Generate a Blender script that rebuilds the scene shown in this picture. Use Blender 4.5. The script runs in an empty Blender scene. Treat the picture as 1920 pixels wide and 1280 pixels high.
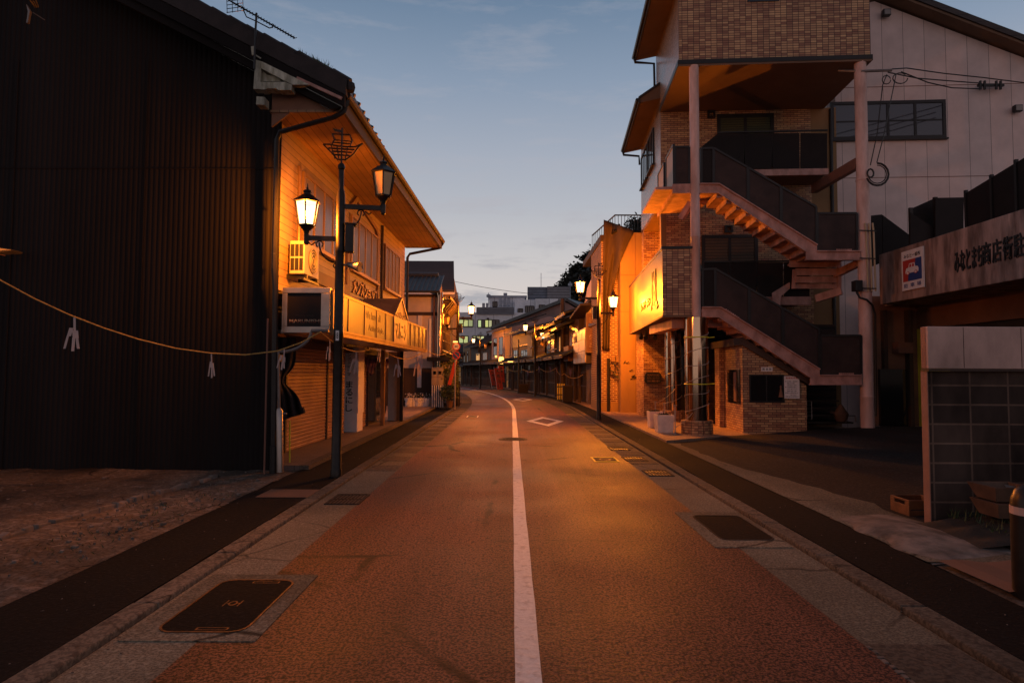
import bpy, bmesh, math, random
from mathutils import Vector, Matrix
random.seed(7)
SC = bpy.context.scene
V = Vector
# ------------------------------------------------------------ camera, sky, exposure
F, PITCH, ROLL, H = 1200.0, math.atan(57 / 1200.0), 0.0047, 1.6
cp, sp, cr, sr = math.cos(PITCH), math.sin(PITCH), math.cos(ROLL), math.sin(ROLL)
r0, u0, fw = V((1, 0, 0)), V((0, -sp, cp)), V((0, cp, sp))
rt, up = r0 * cr + u0 * sr, u0 * cr - r0 * sr
cd = bpy.data.cameras.new('camera'); cam = bpy.data.objects.new('camera', cd)
SC.collection.objects.link(cam); SC.camera = cam
cd.sensor_width = 36; cd.lens = 36 * F / 1920; cd.clip_start = 0.05; cd.clip_end = 3000
mw = Matrix((rt, up, -fw)).transposed().to_4x4(); mw.translation = (0, 0, H); cam.matrix_world = mw
SC.render.resolution_x, SC.render.resolution_y = 1024, 682
SC.view_settings.view_transform = 'Standard'; SC.view_settings.look = 'None'
SC.view_settings.exposure = 0.0; SC.view_settings.gamma = 1
SC.cycles.use_denoising = True
SC.cycles.max_bounces = 6; SC.cycles.diffuse_bounces = 3; SC.cycles.glossy_bounces = 3; SC.cycles.transparent_max_bounces = 8
SC.cycles.sample_clamp_indirect = 4.0

W = bpy.data.worlds.new('World'); SC.world = W; W.use_nodes = True
nt = W.node_tree; N, L = nt.nodes, nt.links; N.clear()
def nd(t, **k):
    n = N.new(t)
    for a, b in k.items(): setattr(n, a, b)
    return n
def ramp(n, stops):
    cr_ = n.color_ramp
    while len(cr_.elements) < len(stops): cr_.elements.new(0.5)
    for e, (p, c) in zip(cr_.elements, stops): e.position = p; e.color = (*c, 1)
def world_sky():
    tc = nd('ShaderNodeTexCoord'); sx = nd('ShaderNodeSeparateXYZ'); L.new(tc.outputs['Generated'], sx.inputs[0])
    el = nd('ShaderNodeValToRGB'); L.new(sx.outputs['Z'], el.inputs[0])
    ramp(el, [(0.0, (.74, .62, .54)), (.10, (.70, .62, .58)), (.17, (.60, .575, .575)), (.25, (.46, .48, .53)), (.32, (.38, .42, .50)), (.42, (.25, .32, .43)), (.51, (.15, .225, .335)), (.75, (.125, .155, .215)), (1.0, (.11, .135, .19))])
    # thin evening clouds, stretched along the horizon
    mp = nd('ShaderNodeMapping'); mp.inputs['Scale'].default_value = (3.2, 3.2, 17.0); mp.inputs['Location'].default_value = (1.15, .4, 2.9)
    L.new(tc.outputs['Generated'], mp.inputs[0])
    nz = nd('ShaderNodeTexNoise'); nz.inputs['Scale'].default_value = 2.2; nz.inputs['Detail'].default_value = 7; nz.inputs['Roughness'].default_value = .62
    L.new(mp.outputs[0], nz.inputs['Vector'])
    cr2 = nd('ShaderNodeValToRGB'); ramp(cr2, [(.51, (0, 0, 0)), (.66, (1, 1, 1))]); L.new(nz.outputs[0], cr2.inputs[0])
    lowc = nd('ShaderNodeMapRange'); L.new(sx.outputs['Z'], lowc.inputs[0])
    lowc.inputs[1].default_value = .10; lowc.inputs[2].default_value = .26; lowc.inputs[3].default_value = 1; lowc.inputs[4].default_value = 0
    ccol = nd('ShaderNodeMix', data_type='RGBA'); L.new(lowc.outputs[0], ccol.inputs[0])
    ccol.inputs[6].default_value = (.46, .44, .48, 1); ccol.inputs[7].default_value = (.34, .35, .39, 1)
    amt = nd('ShaderNodeMath', operation='MULTIPLY'); lw2 = nd('ShaderNodeMapRange'); L.new(sx.outputs['Z'], lw2.inputs[0]); lw2.inputs[1].default_value = .12; lw2.inputs[2].default_value = .30; lw2.inputs[3].default_value = .80; lw2.inputs[4].default_value = .20
    L.new(cr2.outputs[0], amt.inputs[0]); L.new(lw2.outputs[0], amt.inputs[1])
    mx = nd('ShaderNodeMix', data_type='RGBA'); L.new(amt.outputs[0], mx.inputs[0]); L.new(el.outputs[0], mx.inputs[6]); L.new(ccol.outputs[2], mx.inputs[7])
    # the afterglow lies ahead (+Y); the sky behind is already dark
    az = nd('ShaderNodeMapRange'); L.new(sx.outputs['Y'], az.inputs[0])
    az.inputs[1].default_value = -.35; az.inputs[2].default_value = .72; az.inputs[3].default_value = .70; az.inputs[4].default_value = 1.0
    tint = nd('ShaderNodeMix', data_type='RGBA'); tw = nd('ShaderNodeMapRange'); L.new(sx.outputs['Y'], tw.inputs[0])
    tw.inputs[1].default_value = -.6; tw.inputs[2].default_value = .3; tw.inputs[3].default_value = 1; tw.inputs[4].default_value = 0
    rose = nd('ShaderNodeMix', data_type='RGBA', blend_type='MULTIPLY'); rose.inputs[0].default_value = 1; rose.inputs[7].default_value = (1.12, .93, .92, 1); L.new(mx.outputs[2], rose.inputs[6])
    L.new(tw.outputs[0], tint.inputs[0]); L.new(mx.outputs[2], tint.inputs[6]); L.new(rose.outputs[2], tint.inputs[7])   # rosy anti-twilight behind
    bg = nd('ShaderNodeBackground'); L.new(tint.outputs[2], bg.inputs[0]); L.new(az.outputs[0], bg.inputs[1])
    out = nd('ShaderNodeOutputWorld'); L.new(bg.outputs[0], out.inputs[0])
world_sky()

# ------------------------------------------------------------ helpers
def ray(px, py): return rt * ((px - 960) / F) + up * ((640 - py) / F) + fw
def P(px, py, y):
    d = ray(px, py); return V((0, 0, H)) + d * (y / d.y)
def Zp(px, py, z=0.0):
    d = ray(px, py); return V((0, 0, H)) + d * ((z - H) / d.z)
def frame(o, ang):
    c, s = math.cos(ang), math.sin(ang)
    return Matrix(((c, -s, 0, o[0]), (s, c, 0, o[1]), (0, 0, 1, o[2] if len(o) > 2 else 0), (0, 0, 0, 1)))
def frame_ab(a, b):  # x along a->b, y to the left of it
    d = V(b) - V(a); return frame((a[0], a[1], 0), math.atan2(d.y, d.x)), math.hypot(d.x, d.y)
ORG = {}
def tag(o, label=None, cat=None, group=None, kind=None):
    for k, v in (('label', label), ('category', cat), ('group', group), ('kind', kind)):
        if v: o[k] = v
    return o
def thing(name, loc, label, cat, group=None):
    o = bpy.data.objects.new(name, None); SC.collection.objects.link(o); o.location = loc; o.empty_display_size = .2
    ORG[o.name] = V(loc); return tag(o, label, cat, group)
class MB:
    def __init__(s, M=None): s.v, s.f, s.M = [], [], M or Matrix()
    def add(s, vs, fs):
        b = len(s.v); s.v += [s.M @ V(v) for v in vs]; s.f += [tuple(b + i for i in f) for f in fs]; return s
    def box(s, a, b):
        x0, y0, z0 = (min(p, q) for p, q in zip(a, b)); x1, y1, z1 = (max(p, q) for p, q in zip(a, b))
        return s.add([(x0, y0, z0), (x1, y0, z0), (x1, y1, z0), (x0, y1, z0), (x0, y0, z1), (x1, y0, z1), (x1, y1, z1), (x0, y1, z1)],
                     [(0, 3, 2, 1), (4, 5, 6, 7), (0, 1, 5, 4), (1, 2, 6, 5), (2, 3, 7, 6), (3, 0, 4, 7)])
    def prism(s, pts, e):
        pts = [V(p) for p in pts]; e = V(e); n = len(pts)
        nr = V((0, 0, 0))
        for i in range(n): nr += pts[i].cross(pts[(i + 1) % n])
        if nr.dot(e) > 0: pts.reverse()
        return s.add(pts + [p + e for p in pts], [tuple(range(n)), tuple(range(2 * n - 1, n - 1, -1))] + [(i, i + n, (i + 1) % n + n, (i + 1) % n) for i in range(n)])
    def bar(s, p, q, w, h, upv=(0, 0, 1)):
        p, q = V(p), V(q); d = (q - p).normalized(); u = V(upv)
        sd = d.cross(u)
        if sd.length < 1e-4: sd = d.cross(V((1, 0, 0)))
        sd.normalize(); u = sd.cross(d); a, b = sd * w / 2, u * h / 2
        return s.add([p - a - b, p + a - b, p + a + b, p - a + b, q - a - b, q + a - b, q + a + b, q - a + b],
                     [(0, 1, 2, 3), (7, 6, 5, 4), (0, 4, 5, 1), (1, 5, 6, 2), (2, 6, 7, 3), (3, 7, 4, 0)])
    def tube(s, pts, r, n=8, cap=True):
        pts = [V(p) for p in pts]; m = len(pts); rs = r if isinstance(r, (list, tuple)) else [r] * m
        vs, fs = [], []; ref = None
        for i, p in enumerate(pts):
            t = (pts[min(i + 1, m - 1)] - pts[max(i - 1, 0)]).normalized()
            if ref is None: ref = t.cross(V((0, 0, 1))) if abs(t.z) < .95 else t.cross(V((1, 0, 0)))
            a = (ref - t * ref.dot(t)).normalized(); ref = a; b = t.cross(a)
            for k in range(n):
                an = 2 * math.pi * k / n; vs.append(p + (a * math.cos(an) + b * math.sin(an)) * rs[i])
        for i in range(m - 1):
            for k in range(n):
                k2 = (k + 1) % n; fs.append((i * n + k, i * n + k2, (i + 1) * n + k2, (i + 1) * n + k))
        if cap: fs += [tuple(range(n - 1, -1, -1)), tuple(range((m - 1) * n, m * n))]
        return s.add(vs, fs)
    def lathe(s, c, prof, n=16, off=0.0):
        c = V(c); vs, fs = [], []; m = len(prof)
        for r, z in prof:
            for k in range(n):
                a = 2 * math.pi * k / n + off; vs.append(c + V((r * math.cos(a), r * math.sin(a), z)))
        for i in range(m - 1):
            for k in range(n):
                k2 = (k + 1) % n; fs.append((i * n + k, i * n + k2, (i + 1) * n + k2, (i + 1) * n + k))
        fs += [tuple(range(n - 1, -1, -1)), tuple(range((m - 1) * n, m * n))]
        return s.add(vs, fs)
    def grid(s, fn, nu, nv, th=None):  # fn(i/nu, j/nv) -> point
        vs = [fn(i / nu, j / nv) for j in range(nv + 1) for i in range(nu + 1)]
        return s.add(vs, [(j * (nu + 1) + i, j * (nu + 1) + i + 1, (j + 1) * (nu + 1) + i + 1, (j + 1) * (nu + 1) + i) for j in range(nv) for i in range(nu)])
    def text(s, body, o, ux, uz, w, h, ext=.01):
        """lettering fitted to a w x h box whose lower corner is o; ux along the line, uz up"""
        vs, fs = glyphs(body)
        xs = [v[0] for v in vs]; ys = [v[1] for v in vs]; x0, x1, y0, y1 = min(xs), max(xs), min(ys), max(ys)
        o, ux, uz = V(o), V(ux).normalized(), V(uz).normalized(); n = ux.cross(uz)
        return s.add([o + ux * ((v[0] - x0) / (x1 - x0) * w) + uz * ((v[1] - y0) / (y1 - y0) * h) + n * (v[2] / .1 * ext) for v in vs], fs)
    def build(s, name, mat, parent=None, smooth=False, bevel=0.0, lab=None, kind=None):
        me = bpy.data.meshes.new(name); o = bpy.data.objects.new(name, me); SC.collection.objects.link(o)
        if parent is not None: org = ORG[parent.name]; o.parent = parent
        elif kind == 'structure': org = V((0, 0, 0))
        else:
            xs = [v.x for v in s.v]; ys = [v.y for v in s.v]
            org = V(((min(xs) + max(xs)) / 2, (min(ys) + max(ys)) / 2, min(v.z for v in s.v))); o.location = org
        ORG[o.name] = org
        me.from_pydata([v - org for v in s.v], [], s.f)
        uv = me.uv_layers.new(name='UVMap').data
        for p in me.polygons:
            n = p.normal
            t = V((1, 0, 0)) if abs(n.z) > .8 else V((-n.y, n.x, 0)).normalized()
            for li in p.loop_indices:
                w = s.v[me.loops[li].vertex_index]
                uv[li].uv = (w.x, w.y) if abs(n.z) > .8 else (w.dot(t), w.z)
            if smooth: p.use_smooth = True
        for m in (mat if isinstance(mat, (list, tuple)) else [mat]): me.materials.append(m)
        if smooth:
            bm = bmesh.new(); bm.from_mesh(me)
            for e in bm.edges:
                if len(e.link_faces) == 2 and e.calc_face_angle(0) > .7: e.smooth = False
            bm.to_mesh(me); bm.free()
        if bevel:
            b = o.modifiers.new('bevel', 'BEVEL'); b.width = bevel; b.segments = 2; b.limit_method = 'ANGLE'
        if lab: tag(o, *lab)
        if kind: o['kind'] = kind
        return o
GL = {}
def glyphs(body):
    if body not in GL:
        cu = bpy.data.curves.new('t', 'FONT'); cu.body = body; cu.size = 1; cu.extrude = .05; cu.offset = .014; cu.space_line = .92; cu.align_x = 'CENTER' if '\n' in body else 'LEFT'; cu.resolution_u = 3
        ob = bpy.data.objects.new('t', cu); SC.collection.objects.link(ob)
        dg = bpy.context.evaluated_depsgraph_get(); dg.update(); me = bpy.data.meshes.new_from_object(ob.evaluated_get(dg))
        GL[body] = ([tuple(v.co) for v in me.vertices], [tuple(p.vertices) for p in me.polygons])
        bpy.data.objects.remove(ob); bpy.data.meshes.remove(me); bpy.data.curves.remove(cu)
    return GL[body]
def copy_tree(o, parent=None):
    c = o.copy(); SC.collection.objects.link(c)
    if parent: c.parent = parent
    for ch in list(o.children): copy_tree(ch, c)
    return c

# ------------------------------------------------------------ materials
def base_mat(name):
    m = bpy.data.materials.new(name); m.use_nodes = True; t = m.node_tree
    return m, t, t.nodes['Principled BSDF']
def noise_node(t, scale, detail=4, coord='Object', st=(1, 1, 1)):
    tc = t.nodes.new('ShaderNodeTexCoord'); mp = t.nodes.new('ShaderNodeMapping'); mp.inputs['Scale'].default_value = st
    t.links.new(tc.outputs[coord], mp.inputs[0]); n = t.nodes.new('ShaderNodeTexNoise'); n.inputs['Scale'].default_value = scale; n.inputs['Detail'].default_value = detail
    n.inputs['Roughness'].default_value = .6
    t.links.new(mp.outputs[0], n.inputs['Vector']); return n
def mixc(t, fac, a, b, mode='MIX'):
    m = t.nodes.new('ShaderNodeMix'); m.data_type = 'RGBA'; m.blend_type = mode
    for k, x in ((0, fac), (6, a), (7, b)):
        if hasattr(x, 'is_output'): t.links.new(x, m.inputs[k])
        else: m.inputs[k].default_value = x if k == 0 else (*x, 1)
    return m.outputs[2]
def mrange(t, x, a, b, c, d):
    n = t.nodes.new('ShaderNodeMapRange'); t.links.new(x, n.inputs[0])
    for i, q in enumerate((a, b, c, d)): n.inputs[i + 1].default_value = q
    return n.outputs[0]
def weather(t, col, amt, scale, st=(1, 1, 1)):
    n = noise_node(t, scale, 6, st=st); k = mrange(t, n.outputs[0], .35, .7, 1 - amt, 1 + amt * .4)
    m = t.nodes.new('ShaderNodeMix'); m.data_type = 'RGBA'; m.blend_type = 'MULTIPLY'; m.inputs[0].default_value = 1
    if hasattr(col, 'is_output'): t.links.new(col, m.inputs[6])
    else: m.inputs[6].default_value = (*col, 1)
    cb = t.nodes.new('ShaderNodeCombineColor')
    for i in range(3): t.links.new(k, cb.inputs[i])
    t.links.new(cb.outputs[0], m.inputs[7]); return m.outputs[2]
def bump(t, b, h, st, dist=.01):
    n = t.nodes.new('ShaderNodeBump'); n.inputs['Strength'].default_value = st; n.inputs['Distance'].default_value = dist
    t.links.new(h, n.inputs['Height']); t.links.new(n.outputs[0], b.inputs['Normal'])
def mat(name, col, rough=.7, metal=0.0, wear=.25, wscale=2.0, st=(1, 1, 1), bmp=0.0, bscale=40, spec=.5, col2=None):
    m, t, b = base_mat(name); c = col
    if col2:
        n2 = noise_node(t, wscale * 1.7, 5, st=st); c = mixc(t, mrange(t, n2.outputs[0], .42, .62, 0, 1), col, col2)
    if wear: c = weather(t, c, wear, wscale, st)
    if hasattr(c, 'is_output'): t.links.new(c, b.inputs['Base Color'])
    else: b.inputs['Base Color'].default_value = (*c, 1)
    b.inputs['Roughness'].default_value = rough; b.inputs['Metallic'].default_value = metal; b.inputs['Specular IOR Level'].default_value = spec
    if bmp: bump(t, b, noise_node(t, bscale, 5).outputs[0], bmp)
    return m
def brick(name, c1, c2, mortar, bw, bh, ms, offset=0.0, rough=.6, bmp=.5, wear=.15, bias=0.0, spec=.5, sh=(0, 0), wst=(1, 1, 1)):
    m, t, b = base_mat(name); tc = t.nodes.new('ShaderNodeTexCoord'); n = t.nodes.new('ShaderNodeTexBrick')
    mp = t.nodes.new('ShaderNodeMapping'); mp.inputs['Location'].default_value = (*sh, 0); t.links.new(tc.outputs['UV'], mp.inputs[0]); t.links.new(mp.outputs[0], n.inputs['Vector']); n.offset = offset
    for k, x in (('Color1', (*c1, 1)), ('Color2', (*c2, 1)), ('Mortar', (*mortar, 1)), ('Scale', 1), ('Brick Width', bw), ('Row Height', bh), ('Mortar Size', ms), ('Mortar Smooth', .1), ('Bias', bias)): n.inputs[k].default_value = x
    c = weather(t, n.outputs[0], wear, 1.5, wst) if wear else n.outputs[0]
    t.links.new(c, b.inputs['Base Color']); b.inputs['Roughness'].default_value = rough; b.inputs['Specular IOR Level'].default_value = spec
    iv = t.nodes.new('ShaderNodeMath'); iv.operation = 'SUBTRACT'; iv.inputs[0].default_value = 1; t.links.new(n.outputs['Fac'], iv.inputs[1]); bump(t, b, iv.outputs[0], bmp, .006)
    return m
def lined(name, col, line, period, width, axis=1, rough=.6, metal=0.0, bmp=.6, wear=.2, spec=.5, var=(.86, 1.08)):
    """boards, panels, slats: one groove every period metres along u (0) or v (1)"""
    m, t, b = base_mat(name); tc = t.nodes.new('ShaderNodeTexCoord'); sx = t.nodes.new('ShaderNodeSeparateXYZ'); t.links.new(tc.outputs['UV'], sx.inputs[0])
    d = t.nodes.new('ShaderNodeMath'); d.operation = 'DIVIDE'; d.inputs[1].default_value = period; t.links.new(sx.outputs[axis], d.inputs[0])
    fr = t.nodes.new('ShaderNodeMath'); fr.operation = 'FRACT'; t.links.new(d.outputs[0], fr.inputs[0])
    fl = t.nodes.new('ShaderNodeMath'); fl.operation = 'FLOOR'; t.links.new(d.outputs[0], fl.inputs[0])
    wn = t.nodes.new('ShaderNodeTexWhiteNoise'); wn.noise_dimensions = '1D'; t.links.new(fl.outputs[0], wn.inputs['W'])
    g = t.nodes.new('ShaderNodeMath'); g.operation = 'LESS_THAN'; g.inputs[1].default_value = width / period; t.links.new(fr.outputs[0], g.inputs[0])
    k = mrange(t, wn.outputs['Value'], 0, 1, *var); cb = t.nodes.new('ShaderNodeCombineColor')
    for i in range(3): t.links.new(k, cb.inputs[i])
    c = mixc(t, 1.0, col, cb.outputs[0], 'MULTIPLY'); c = mixc(t, g.outputs[0], c, line)
    if wear: c = weather(t, c, wear, 1.6)
    t.links.new(c, b.inputs['Base Color']); b.inputs['Roughness'].default_value = rough; b.inputs['Metallic'].default_value = metal; b.inputs['Specular IOR Level'].default_value = spec
    iv = t.nodes.new('ShaderNodeMath'); iv.operation = 'SUBTRACT'; iv.inputs[0].default_value = 1; t.links.new(g.outputs[0], iv.inputs[1]); bump(t, b, iv.outputs[0], bmp, .006)
    return m
def emit(name, col, s):
    m, t, b = base_mat(name); b.inputs['Base Color'].default_value = (.8, .7, .5, 1); b.inputs['Emission Color'].default_value = (*col, 1); b.inputs['Emission Strength'].default_value = s; return m
def glass(name, col, rough=.08, bmp=0.0):
    m, t, b = base_mat(name); b.inputs['Base Color'].default_value = (*col, 1); b.inputs['Roughness'].default_value = rough; b.inputs['Specular IOR Level'].default_value = .8
    if bmp: bump(t, b, noise_node(t, 3, 3).outputs[0], bmp, .02)
    return m
def asphalt(name, c1, c2, c3, scale, rough, patch=.25, spec=.5, crack=0.0, cscale=.45, tracks=False, lo=.46, hi=.54):
    m, t, b = base_mat(name); Lk = t.links.new
    n1 = noise_node(t, scale, 2); n2 = noise_node(t, scale * .43, 3); n3 = noise_node(t, .55, 5); n4 = noise_node(t, .16, 3, st=(2.2, .6, 1))
    c = mixc(t, mrange(t, n1.outputs[0], lo, hi, 0, 1), c1, c2); c = mixc(t, mrange(t, n2.outputs[0], .54, .66, 0, .85), c, c3)
    k = mrange(t, n3.outputs[0], .3, .7, 1 - patch, 1 + patch); k2 = mrange(t, n4.outputs[0], .35, .65, 1 - patch, 1 + patch * .6)
    def mul(x, y):
        mu = t.nodes.new('ShaderNodeMath'); mu.operation = 'MULTIPLY'; Lk(x, mu.inputs[0]); Lk(y, mu.inputs[1]); return mu.outputs[0]
    f = mul(k, k2)
    if tracks:   # tyre-polished lanes and dark drips between them, running along the road
        nt_ = noise_node(t, .8, 4, st=(2.4, .09, 1)); f = mul(f, mrange(t, nt_.outputs[0], .40, .64, .78, 1.14))
        nd_ = noise_node(t, 1.9, 5, st=(1, .7, 1)); f = mul(f, mrange(t, nd_.outputs[0], .60, .72, 1, .58))
    if crack:
        tc = t.nodes.new('ShaderNodeTexCoord'); wn = noise_node(t, 1.6, 4); ad = t.nodes.new('ShaderNodeMix'); ad.data_type = 'VECTOR'; ad.inputs[0].default_value = .16
        Lk(tc.outputs['Object'], ad.inputs[4]); Lk(wn.outputs[1], ad.inputs[5]); vo = t.nodes.new('ShaderNodeTexVoronoi'); vo.feature = 'DISTANCE_TO_EDGE'; vo.inputs['Scale'].default_value = cscale; Lk(ad.outputs[1], vo.inputs['Vector'])
        line = mrange(t, vo.outputs[0], .004, .014, 1, 0); ms = noise_node(t, .5, 3); g = mul(line, mrange(t, ms.outputs[0], .48, .58, 0, crack))
        iv = t.nodes.new('ShaderNodeMath'); iv.operation = 'SUBTRACT'; iv.inputs[0].default_value = 1; Lk(g, iv.inputs[1]); f = mul(f, iv.outputs[0])
    cb = t.nodes.new('ShaderNodeCombineColor')
    for i in range(3): Lk(f, cb.inputs[i])
    c = mixc(t, 1.0, c, cb.outputs[0], 'MULTIPLY'); Lk(c, b.inputs['Base Color'])
    b.inputs['Specular IOR Level'].default_value = spec; Lk(mrange(t, n3.outputs[0], .3, .7, max(0, rough - .10), min(1, rough + .08)), b.inputs['Roughness']); bump(t, b, n2.outputs[0], .6, .010); return m

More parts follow.
